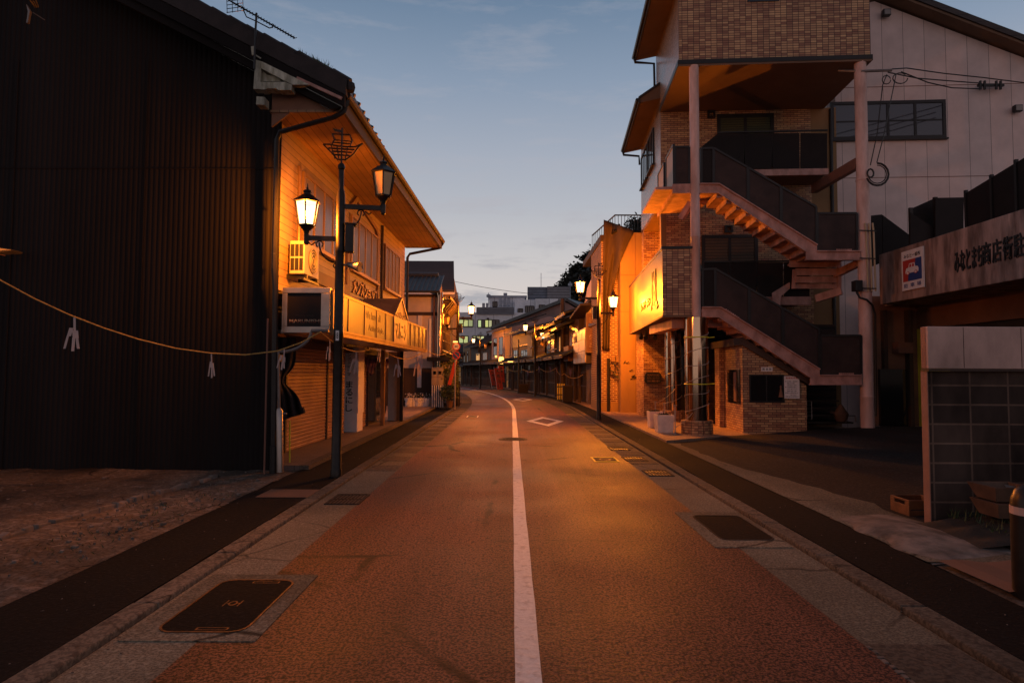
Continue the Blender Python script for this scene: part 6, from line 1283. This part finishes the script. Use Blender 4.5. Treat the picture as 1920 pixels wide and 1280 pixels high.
cb_ = thing('power_cables', bp(1650, 140, 1), 'black power cables running from the steel column to the white warehouse wall', 'cables')
MB().tube([bp(1614, 134, .0), bp(1672, 132, .0)], .035, 8).tube([bp(1572, 133, .3), bp(1604, 134, .1)], .035, 8).build('cross_arm', M['steel_pipe'], cb_)
mb = MB()
for pts in ([(1672, 130), (1700, 128), (1770, 138), (1845, 146), (1925, 156)], [(1665, 136), (1720, 147), (1780, 152), (1835, 156)], [(1690, 135), (1740, 155), (1785, 165), (1835, 167)]): mb.tube([bp(x, y, .2 + 2.7 * max(0, (x - 1665) / 260)) for x, y in pts], .016, 5)
for pts in ([(1663, 140), (1655, 160), (1645, 250), (1632, 310)], [(1680, 140), (1672, 180), (1658, 250), (1644, 305)]): mb.tube([bp(x, y, -.02) for x, y in pts], .013, 5)
mb.tube([bp(1688 + 14 * math.cos(t) , 147 + 10 * math.sin(t), .1) for t in [i * .5 for i in range(12)]], .014, 5); mb.tube([bp(1662 + 8 * math.cos(t), 150 + 8 * math.sin(t), .0) for t in [i * .5 for i in range(13)]], .012, 5)
for r in (17, 20, 22): mb.tube([bp(1645 + r * math.cos(t), 327 + r * math.sin(t), -.05 - r * .003) for t in [-1.6 + i * .4 for i in range(12)]], .013, 5)
mb.tube([bp(1632 + 6 * math.cos(t), 325 + 8 * math.sin(t), -.05) for t in [i * .6 for i in range(12)]], .022, 5)
mb.build('cable', M['black_steel'], cb_)
mb = MB(); mb.bar(bp(1833, 160, 2.85), bp(1882, 160, 2.85), .07, .07)
for x in (1838, 1846, 1868, 1876): mb.tube([bp(x, 152, 2.8), bp(x, 168, 2.8)], .035, 6)
mb.build('wall_bracket', M['ink'], cb_)

# ------------------------------------------------------------ white warehouse behind
wh = thing('warehouse', RM @ V((9, 6, 0)), 'large pale panelled warehouse with sloping roof and dark strip window', 'warehouse')
Vw = 3.0
wp = [bl(1530, 700, Vw), bl(1530, 0, Vw), bl(1640, 3, Vw), bl(2150, 196, Vw), bl(2150, 700, Vw)]; wp[0].z = 0; wp[4].z = 0; wp[1].z = wp[2].z - .2; wp[0].x = wp[1].x = BW + .76
MB(RM).prism([V((p.x, Vw, p.z)) for p in wp], (0, 9, 0)).build('wall', M['alc'], wh)
ra, rb_ = bl(1560, -30, Vw), bl(2150, 196, Vw)
MB(RM).prism([V((ra.x, Vw - .45, ra.z + .02)), V((rb_.x, Vw - .45, rb_.z + .02)), V((rb_.x, Vw - .45, rb_.z + .16)), V((ra.x, Vw - .45, ra.z + .16))], (0, 10, 0)).build('roof_soffit', M['soffit_plain'], wh)
MB(RM).prism([V((ra.x, Vw - .50, ra.z + .10)), V((rb_.x, Vw - .50, rb_.z + .10)), V((rb_.x, Vw - .50, rb_.z + .28)), V((ra.x, Vw - .50, ra.z + .28))], (0, .05, 0)).build('verge', M['roof_brown'], wh)
MB(RM).prism([V((ra.x, Vw - .45, ra.z + .162)), V((rb_.x, Vw - .45, rb_.z + .162)), V((rb_.x, Vw - .45, rb_.z + .28)), V((ra.x, Vw - .45, ra.z + .28))], (0, 10, 0)).build('roof', M['roof_brown'], wh)
WFm = RM @ Matrix.Translation((0, Vw, 0)); u0_, u1_, z0_, z1_ = wloc(1557, 188, 1771, 264, Vw)
window(wh, WFm, u0_, u1_, z0_, z1_, 4, M['frame_dark'], glass('sky_glass', (.05, .05, .06), .04), 0, .09, .06, 'strip_window', z0_ + (z1_ - z0_) * .48)
mb = MB(RM)
for py in (161, 332): z = bl(1760, py, Vw).z; mb.box((BW + .8, Vw - .006, z), (14, Vw - .001, z + .018))
mb.build('panel_joint', M['ledge'], wh)
MB(RM).tube([(bl(1557, 300, Vw).x, Vw - .07, 2.5), (bl(1557, 300, Vw).x, Vw - .07, 9.4)], .05, 8).build('downpipe', M['ink'], wh)
for px, py, lab in ((1657, 30, 'round wall spotlight high under the warehouse roof'), (1901, 208, 'square floodlight on the warehouse wall')):
    c = bl(px, py, Vw); t = thing('wall_floodlight', RM @ V((c.x, Vw - .1, c.z)), lab, 'floodlight')
    MB(RM).box((c.x - .11, Vw - .22, c.z - .10), (c.x + .11, Vw - .08, c.z + .10)).build('housing', M['ink'], t, bevel=.02); MB(RM).box((c.x - .03, Vw - .08, c.z - .03), (c.x + .03, Vw + .002, c.z + .03)).build('arm', M['ink'], t); MB(RM).box((c.x - .085, Vw - .228, c.z - .075), (c.x + .085, Vw - .221, c.z + .075)).build('lens', M['shop_glass'], t)

# ------------------------------------------------------------ parking structure
pk = thing('parking_deck', (11, 12, 0), 'concrete parking deck with stained beam, ochre walls and black roof fence', 'parking deck')
XB = P(1648, 500, 16.55).x; zt_, zb_ = P(1648, 478, 16.55).z, P(1650, 571, 16.55).z
MB().box((XB, 3, zb_), (XB + .5, 16.55, zt_)).build('beam', M['beam'], pk, bevel=.015)
MB().box((XB + .5, 3, zb_ + .02), (XB + 9, 17.2, zb_ + .3)).build('deck_slab', M['beam'], pk)
XI = XB + 1.35
MB().box((XI, 3, 2.80), (XI + .3, 17.2, zb_ + .02)).build('inner_beam', M['ochre'], pk)
MB().box((XB + .1, 17.2, .2), (XI + 5, 17.4, zb_ + .3)).build('rear_wall', M['ochre'], pk)
p, q = P(1650, 786, 17.15), P(1698, 692, 17.15); MB().box((p.x, 17.1, .2), (q.x, 17.2, q.z)).build('doorway', M['night_glass'], pk)
MB().box((q.x + .02, 17.0, .2), (q.x + .12, 17.2, 3.3)).box((p.x + .1, 17.05, q.z), (p.x + .2, 17.2, 3.3)).build('pipe_casing', M['brown'], pk)
p, q = P(1681, 662, 17.0), P(1709, 642, 17.0); MB().box((p.x, 16.9, p.z), (q.x, 17.2, q.z)).build('fuse_box', M['ledge'], pk)
MB().box((XI, 16.35, .2), (XI + .3, 17.19, 2.80)).build('pier', M['yellow'], pk)
MB().box((XI + 3, 3, .2), (XI + 3.2, 17.2, 2.9)).build('inner_wall', M['night_glass'], pk)  # near-black colour stands in for the unlit inside of the deck
MB().tube([(XI - .03, 16.6, 1.2), (XI - .05, 16.58, .7), (XI - .08, 16.5, .45), (XI - .05, 16.35, .35)], .02, 6).build('hanging_cable', M['ink'], pk)
e0 = P(1792, 500, 12.6)
def bx_(px, py): d = ray(px, py); return V((0, 0, H)) + d * ((XB - .004) / d.x)   # point on the beam's road face
def btext(mb, s, px, py0, py1, wd, ext=.03): p = bx_(px, py0); q = bx_(px, py1); mb.text(s, V((XB - .003, p.y, p.z)), (0, -1, 0), (0, 0, 1), wd, q.z - p.z, ext)
mb = MB(); ya = bx_(1790, 500).y; yb = bx_(1842, 490).y; btext(mb, 'みなとまち', 1791, 512, 472, ya - yb, .04)
y2 = bx_(1842, 480).y; y3 = bx_(1918, 460).y; p_ = bx_(1843, 498); hk = .46
for i, ch in enumerate('商店街駐車場'): mb.text(ch, V((XB - .003, y2 - i * (y2 - y3) / 3.75, p_.z)), (0, -1, 0), (0, 0, 1), (y2 - y3) / 3.75 * .88, hk, .04)
mb.build('lettering', M['ink'], pk)
sg = thing('parking_sign', bx_(1715, 545), 'white sign with red and blue car pictogram on the stained beam', 'parking sign')
s0, s1 = bx_(1694, 500).y, bx_(1735, 500).y; za, zb2 = bx_(1696, 546).z, bx_(1695, 473).z
MB().box((XB - .05, s1, za), (XB - .02, s0, zb2)).build('board', M['white'], sg)
wS, hS = s0 - s1, zb2 - za
def sb(u, z): return V((XB - .051, s0 - u * wS, za + z * hS))
MB().prism([sb(a, b) for a, b in ((.07, .22), (.30, .22), (.93, .72), (.93, .76), (.07, .76))][:2] + [sb(.32, .42), sb(.62, .52), sb(.66, .76), sb(.07, .76)], (-.004, 0, 0)).build('red_field', M['redpaint'], sg)
MB().prism([sb(.30, .22), sb(.93, .22), sb(.93, .76), sb(.66, .76), sb(.62, .52), sb(.32, .42)], (-.004, 0, 0)).build('blue_field', M['bluepaint'], sg)
def sb2(u, z, k=.006): return V((XB - .051 - k, s0 - u * wS, za + z * hS))
mb = MB(); mb.prism([sb2(a, b) for a, b in ((.20, .42), (.80, .42), (.80, .50), (.76, .55), (.66, .56), (.62, .66), (.38, .66), (.34, .56), (.24, .55), (.20, .48))], (-.004, 0, 0)); mb.build('car_pictogram', M['white'], sg)
mb = MB()
for a0, a1 in ((.39, .485), (.515, .61)): mb.prism([sb2(a0, .565, .011), sb2(a1, .565, .011), sb2(a1 - .01, .64, .011), sb2(a0 + .015, .64, .011)], (-.003, 0, 0))
for cu in (.32, .68): mb.prism([sb2(cu + .075 * math.cos(k * .3927), .42 + .042 * math.sin(k * .3927), .011) for k in range(16)], (-.003, 0, 0))
mb.build('car_window', M['redpaint'], sg)
mb = MB()
for cu in (.32, .68): mb.prism([sb2(cu + .05 * math.cos(k * .3927), .42 + .028 * math.sin(k * .3927), .015) for k in range(16)], (-.003, 0, 0))
mb.build('car_wheel', M['white'], sg)
mb = MB(); mb.text('みなと一番街', sb(.12, .81), (0, -1, 0), (0, 0, 1), .76 * wS, .10 * hS, .004); mb.build('heading', M['ink'], sg)
mb = MB()
for i, ch in enumerate('駐車場'): mb.text(ch, sb(.10 + i * .30, .06), (0, -1, 0), (0, 0, 1), .19 * wS, .11 * hS, .004)
mb.build('lettering', M['bluepaint'], sg)
# black fences of the deck's stair
def fpanel(pts, ylist, th=.03):
    q = [P(x, y, d) for (x, y), d in zip(pts, ylist)]; MB().prism(q, (0, th, 0)).build('fence_panel', M['rail'], pk)
fpanel([(1634, 404), (1654, 402), (1654, 492), (1634, 500)], [16.9] * 4); fpanel([(1655, 403), (1706, 441), (1706, 470), (1655, 492)], [16.9] * 4)
fpanel([(1707, 392), (1752, 372), (1752, 450), (1707, 470)], [15.6] * 4); fpanel([(1754, 371), (1807, 370), (1807, 440), (1754, 452)], [15.2] * 4); fpanel([(1707, 398), (1760, 433), (1760, 450), (1707, 468)], [15.3] * 4)
def fx(px, py): d = ray(px, py); return V((0, 0, H)) + d * ((XB + .35) / d.x)
for (xa, ya, xb, yb) in ((1811, 362, 1857, 334), (1859, 333, 1903, 306), (1905, 305, 1960, 272)):
    a, b = fx(xa, ya), fx(xb, yb); MB().prism([V((a.x, a.y, zt_)), V((b.x, b.y, zt_)), b, a], (.03, 0, 0)).build('fence_panel', M['rail'], pk); MB().bar(V((a.x, a.y, zt_)), a + V((0, 0, .06)), .06, .06, (1, 0, 0)).build('fence_post', M['frame_dark'], pk)
for px, py, d in ((1707, 390, 15.55), (1753, 370, 15.3)): a = P(px, py, d); MB().box((a.x - .04, d - .04, zt_ - .3), (a.x + .04, d + .03, a.z)).build('fence_post', M['frame_dark'], pk)

# ------------------------------------------------------------ block wall at the lot's mouth
yw = 6.7; xa = P(1744, 900, yw).x; zc, zc2 = P(1760, 691, yw).z, P(1760, 612.5, yw).z
bw = thing('block_wall', (xa + 2, yw + .1, 0), 'stained grey concrete block wall with pale steel cap and rendered end', 'block wall')
MB().box((xa, yw, 0), (xa + 6, yw + .10, zc - .027)).build('blockwork', M['block'], bw)
MB().box((xa - .012, yw - .012, 0.02), (xa - .001, yw + .095, zc - .027)).build('end_render', M['render'], bw, bevel=.004)
MB().box((xa - .02, yw - .05, zc), (xa + 6, yw + .06, zc2)).build('cap', M['cap'], bw, bevel=.008)
MB().box((xa - .025, yw - .06, zc - .025), (xa + 6, yw + .065, zc - .002)).build('cap_lip', M['brown'], bw)
MB().box((xa - .024, yw - .02, zc + .004), (xa - .0205, yw + .058, zc2 - .004)).build('cap_end', M['render'], bw)
mb = MB()
for k in range(9): mb.box((xa + .35 + k * .60, yw - .053, zc + .01), (xa + .354 + k * .60, yw - .0505, zc2 - .01))
mb.build('cap_seam', M['brown'], bw)
# crate, pots, bollard, soil mound by the wall
cr1 = thing('bottle_crate', (xa - .05, 7.35, .06), 'old orange slatted crate behind the end of the block wall', 'crate')
p, q = P(1705, 976, 7.15), P(1738, 938, 7.15); mb = MB(); w_ = .32; x0, x1, y0, y1, z0, z1 = p.x, p.x + .36, 7.15, 7.50, p.z, q.z; zh = z1 - z0
mb.box((x0, y0, z0), (x0 + .02, y1, z0 + zh * .72)).box((x0, y0, z0 + zh * .9), (x0 + .02, y1, z1)).box((x0, y0, z0 + zh * .72), (x0 + .02, y0 + .08, z0 + zh * .9)).box((x0, y1 - .08, z0 + zh * .72), (x0 + .02, y1, z0 + zh * .9))
mb.box((x0 + .02, y0, z0), (x1 - .02, y0 + .02, z0 + zh * .5)).box((x0 + .02, y0, z0 + zh * .55), (x1 - .02, y0 + .02, z1)).box((x1 - .02, y0, z0), (x1, y1, z1)).box((x0 + .02, y1 - .02, z0), (x1 - .02, y1, z1)).box((x0 + .02, y0 + .02, z0), (x1 - .02, y1 - .02, z0 + .03))
mb.build('crate_body', M['crate'], cr1, bevel=.004)
for i, (px, py0, py1, lab) in enumerate(((1885, 966, 938, 'brown trough planter, lower of two stacked by the block wall'), (1880, 935, 908, 'brown trough planter stacked on another with foil scrap inside'))):
    p, q = P(px, py0, 6.25), P(px, py1, 6.25); t = thing('trough_planter', p, lab, 'planter', 'stacked trough planters')
    c = V((p.x, 6.25, p.z)); h = q.z - p.z
    MB().add([(c.x - .16, 6.12, c.z), (c.x + .16, 6.12, c.z), (c.x + .16, 6.38, c.z), (c.x - .16, 6.38, c.z), (c.x - .21, 6.06, c.z + h), (c.x + .21, 6.06, c.z + h), (c.x + .21, 6.44, c.z + h), (c.x - .21, 6.44, c.z + h), (c.x - .17, 6.10, c.z + h), (c.x + .17, 6.10, c.z + h), (c.x + .17, 6.40, c.z + h), (c.x - .17, 6.40, c.z + h), (c.x - .16, 6.12, c.z + h - .05), (c.x + .16, 6.12, c.z + h - .05), (c.x + .16, 6.38, c.z + h - .05), (c.x - .16, 6.38, c.z + h - .05)],
             [(3, 2, 1, 0), (0, 1, 5, 4), (1, 2, 6, 5), (2, 3, 7, 6), (3, 0, 4, 7), (4, 5, 9, 8), (5, 6, 10, 9), (6, 7, 11, 10), (7, 4, 8, 11), (8, 9, 13, 12), (9, 10, 14, 13), (10, 11, 15, 14), (11, 8, 12, 15), (12, 13, 14, 15)]).build('trough', M['terracotta'], t)
    if i: MB().prism([(c.x - .06, 6.08, c.z + h - .045), (c.x + .05, 6.08, c.z + h - .045), (c.x + .07, 6.18, c.z + h - .02), (c.x - .04, 6.16, c.z + h + .0)], (0, .01, .015)).build('foil_scrap', M['alu'], t)
g = Zp(1938, 1120, .03); bo = thing('bollard', g, 'thick black bollard with pale band beside the pavement edge', 'bollard')
MB().lathe(g, [(.12, 0), (.12, .80 * .74), (.12, .60), (.115, .68), (.09, .75), (.05, .785), (.01, .80)], 20).build('post', M['lamp_black'], bo, True); MB().lathe(g, [(.1215, .58), (.1215, .635)], 20).build('reflective_band', M['cap'], bo)
g = Zp(1850, 1068, .05); MB().grid(lambda u, v: (3.52 + .75 * u, 4.6 + .75 * v, .066 + .012 * math.sin(u * 9)), 6, 6).build('brick_patch', M['ochre'], kind=S)
MB().grid(lambda u, v: (4.15 + 3.2 * u, 5.75 + .95 * v, .05 + .22 * math.sin(math.pi * min(1, u * 2.2 + .05) * .5) * math.sin(math.pi * (.15 + .6 * v)) + .02 * math.sin(u * 23) * math.sin(v * 17)), 30, 14).build('soil_mound', M['soil'], kind=S, smooth=True)

# ------------------------------------------------------------ offices, hill and trees in the distance
D = 110.0
def hb(parent, name, px0, py0, px1, py1, d, dep, m, base=None):
    a, b = P(px0, py1, d), P(px1, py0, d); return MB().box((a.x, d, a.z if base is None else base), (b.x, d + dep, b.z)).build(name, m, parent)
ho = thing('office_building', P(960, 690, D), 'pale concrete office block with green lit window bands and roof plant', 'office building')
hb(ho, 'wall', 820, 586, 990, 700, D, 20, M['hospital'], 0); hb(ho, 'upper_block', 965, 562, 1036, 612, D + 2, 16, M['hospital'], 6); hb(ho, 'upper_block', 1004, 560, 1046, 612, D + .6, 1.2, M['hospital'], 6)
hb(ho, 'penthouse', 917, 556, 984, 590, D + 5, 10, M['hospital'], 8); hb(ho, 'penthouse_roof', 915, 554, 988, 557, D + 4.6, 11, M['hosp_dark'])
hb(ho, 'roof_screen', 893, 576, 964, 589, D - .3, .4, lined('screen_slats', (.20, .22, .25), (.09, .10, .12), .42, .14, 1, .6, .2, .6)); 
hb(ho, 'plant_screen', 989, 538, 1026, 562, D + 6, .4, lined('plant_slats', (.17, .20, .25), (.07, .09, .11), .5, .16, 1, .6, .2, .6)); hb(ho, 'plant_screen', 1026, 537, 1068, 562, D + 5.6, 6, lined('plant_slats_pale', (.26, .26, .28), (.12, .12, .13), .5, .16, 1, .6, .2, .6))
for px in (936, 944, 951, 904, 911): hb(ho, 'roof_unit', px, 558 if px > 920 else 568, px + 5, 573 if px > 920 else 577, D + (3 if px > 920 else -.5), 1, M['hosp_dark'])
hb(ho, 'chimney', 944, 549, 951, 556, D + 7, 2, M['hosp_dark'])
for (x0, x1, ya, yb, n, lit) in ((842, 887, 599, 612, 5, 1), (896, 936, 600, 613.5, 6, 1), (944, 958, 602, 612, 2, 1), (842, 878, 630, 643, 4, 1), (886, 930, 630, 644, 6, 1), (971, 980, 579, 592, 3, 0), (985, 1001, 574, 590, 4, 0), (1011, 1022, 572, 578, 2, 0), (924, 932, 566, 575, 2, 0)):
    d_ = D if ya > 598 else (D + 2 if x0 < 1004 else D + .6); d_ = D + 5 if ya == 566 else d_
    a, b = P(x0, yb, d_), P(x1, ya, d_); w_ = b.x - a.x; rb = random.Random(x0); mb = MB()
    for i in range(n + 1): x = a.x + w_ * i / n; mb.box((x - .07, d_ - .16, a.z), (x + .07, d_ - .03, b.z))
    mb.box((a.x, d_ - .18, a.z - .08), (b.x, d_ - .03, a.z + .06)).box((a.x, d_ - .18, b.z - .06), (b.x, d_ - .03, b.z + .08)); fo = mb.build('window', M['frame_dark'], ho)
    for i in range(n):
        x = a.x + w_ * i / n; MB().box((x + .06, d_ - .10, a.z + .05), (x + w_ / n - .06, d_ - .06, b.z - .05)).build('pane', (emit('lit_office_pane', (.60 + rb.uniform(-.1, .15), .74 + rb.uniform(-.1, .1), .20 + rb.uniform(0, .15)), rb.choice((.30, .5, .62, .72))) if lit and rb.random() > .15 else M['night_glass']), fo)
mb = MB()
for px, py in ((915, 598), (915, 627), (868, 596)): a = P(px, py, D); MB().box((a.x - .18, D - .35, a.z - .18), (a.x + .18, D - .01, a.z + .18)).build('wall_vent', M['ink'], ho)
for px, py0, py1, lab in ((916, 549, 572, 'antenna mast with dish on the office roof'), (1014.5, 512, 540, 'thin whip aerial above the office plant screen'), (1069, 528, 560, 'double headed mast behind the office roof')):
    a, b = P(px, py1, D + 4), P(px, py0, D + 4); t = thing('roof_mast', a, lab, 'mast'); MB().tube([a, b], .07 if py0 > 520 else .05, 6).build('pole', M['hosp_dark'], t)
    if px != 1014.5: MB().lathe(b - V((0, 0, .9)), [(.05, 0), (.38, .15), (.38, .55), (.05, .7)], 8).build('dish', M['hosp_dark'], t)
def hz(px):
    T = [(1030, 560), (1048, 542), (1070, 520), (1098, 488), (1120, 472), (1160, 440), (1220, 430), (1320, 440)]
    for (a, ya), (b, yb) in zip(T, T[1:]):
        if a <= px <= b: return ya + (yb - ya) * (px - a) / (b - a)
    return 560
DH = 150.0
def hillf(u, v):
    px = 1000 + 330 * u; top = P(px, hz(px) + 16, DH).z; y = 112 + (DH - 112) * v; x = P(px, 600, y).x
    return (x, y, -1 + (top + 1) * v ** .7)
MB().grid(hillf, 24, 10).build('hill', M['hill'], kind=S, smooth=True)
def tree(c, h, r, n, lab, leaf, seed, flat=0.0):
    t = thing('hill_tree', c, lab, 'tree', 'trees on the dark hill'); rb = random.Random(seed); c = V(c); mb = MB().tube([c, c + V((.1 * r, 0, h * .5)), c + V((.05 * r, 0, h * .92))], [h * .035, h * .025, h * .008], 6)
    cl = []
    for i in range(13):
        a, z = rb.uniform(0, 6.28), rb.uniform(.30, 1.0); q = r * rb.uniform(.25, .95) * (1.1 - .55 * abs(z - .5) * 2); e = c + V((q * math.cos(a), q * math.sin(a), h * z)); cl.append((e, r * rb.uniform(.26, .46)))
        mb.tube([c + V((0, 0, h * z * .65)), e], [h * .012, h * .004], 4)
    mb.build('trunk', M['bark'], t); mb = MB()
    for i in range(n):
        e, cr0 = rb.choice(cl); o = V((rb.gauss(0, 1), rb.gauss(0, 1), rb.gauss(0, .75 - flat))) * cr0 * .55; p = e + o
        a = V((rb.gauss(0, 1), rb.gauss(0, 1), rb.gauss(0, .6))).normalized() * leaf * rb.uniform(.5, 1.3); b = a.cross(V((rb.gauss(0, 1), rb.gauss(0, 1), rb.gauss(0, 1)))).normalized() * leaf * .5
        mb.add([p - a, p + b, p + a, p - b], [(0, 1, 2, 3)])
    mb.build('crown', M['leaf_dark'], t)
TL = ['lowest round tree at the foot of the dark hill skyline', 'round tree second from the foot of the hill skyline', 'broad tree on the hill directly above the lamp lantern', 'dense tree halfway up the dark hill skyline', 'spreading pine with a flat branch jutting over the hill', 'tall tree on the hill behind the street lamp finial', 'tree at the hilltop touching the tarpaulin edge', 'tree glimpsed through the roof railing']
for i, (px, py, h, r, fl_) in enumerate(((1044, 541, 6, 3.2, 0), (1060, 531, 6.5, 3.4, 0), (1077, 516, 7.5, 3.8, 0), (1094, 498, 8, 4.0, 0), (1108, 480, 9, 4.8, .45), (1120, 470, 9, 4.2, 0), (1138, 456, 9, 4.4, 0), (1194, 418, 9, 4.2, 0))):
    top = P(px, py, DH - 4 + (i % 3)); tree((top.x, top.y, top.z - h), h, r, 1500, TL[i], .55, 40 + i, fl_)
for i in range(14):   # the wooded slope below the skyline
    px = 1040 + i * 7.5 + random.uniform(-3, 3); y = hz(px) + random.uniform(26, 60); dd = 128 + random.uniform(0, 12); top = P(px, y, dd); tree((top.x, top.y, top.z - 7), 7, 3.8, 900, 'dark tree in the unbroken wood on the hillside below the skyline', .6, 90 + i)
MB().tube(sag(P(750, 500, 60), P(1000, 551, 60), .35, 16), .022, 5).build('overhead_wire', M['ink'], lab=('thin overhead wire crossing the sky above the office building', 'overhead wire'))
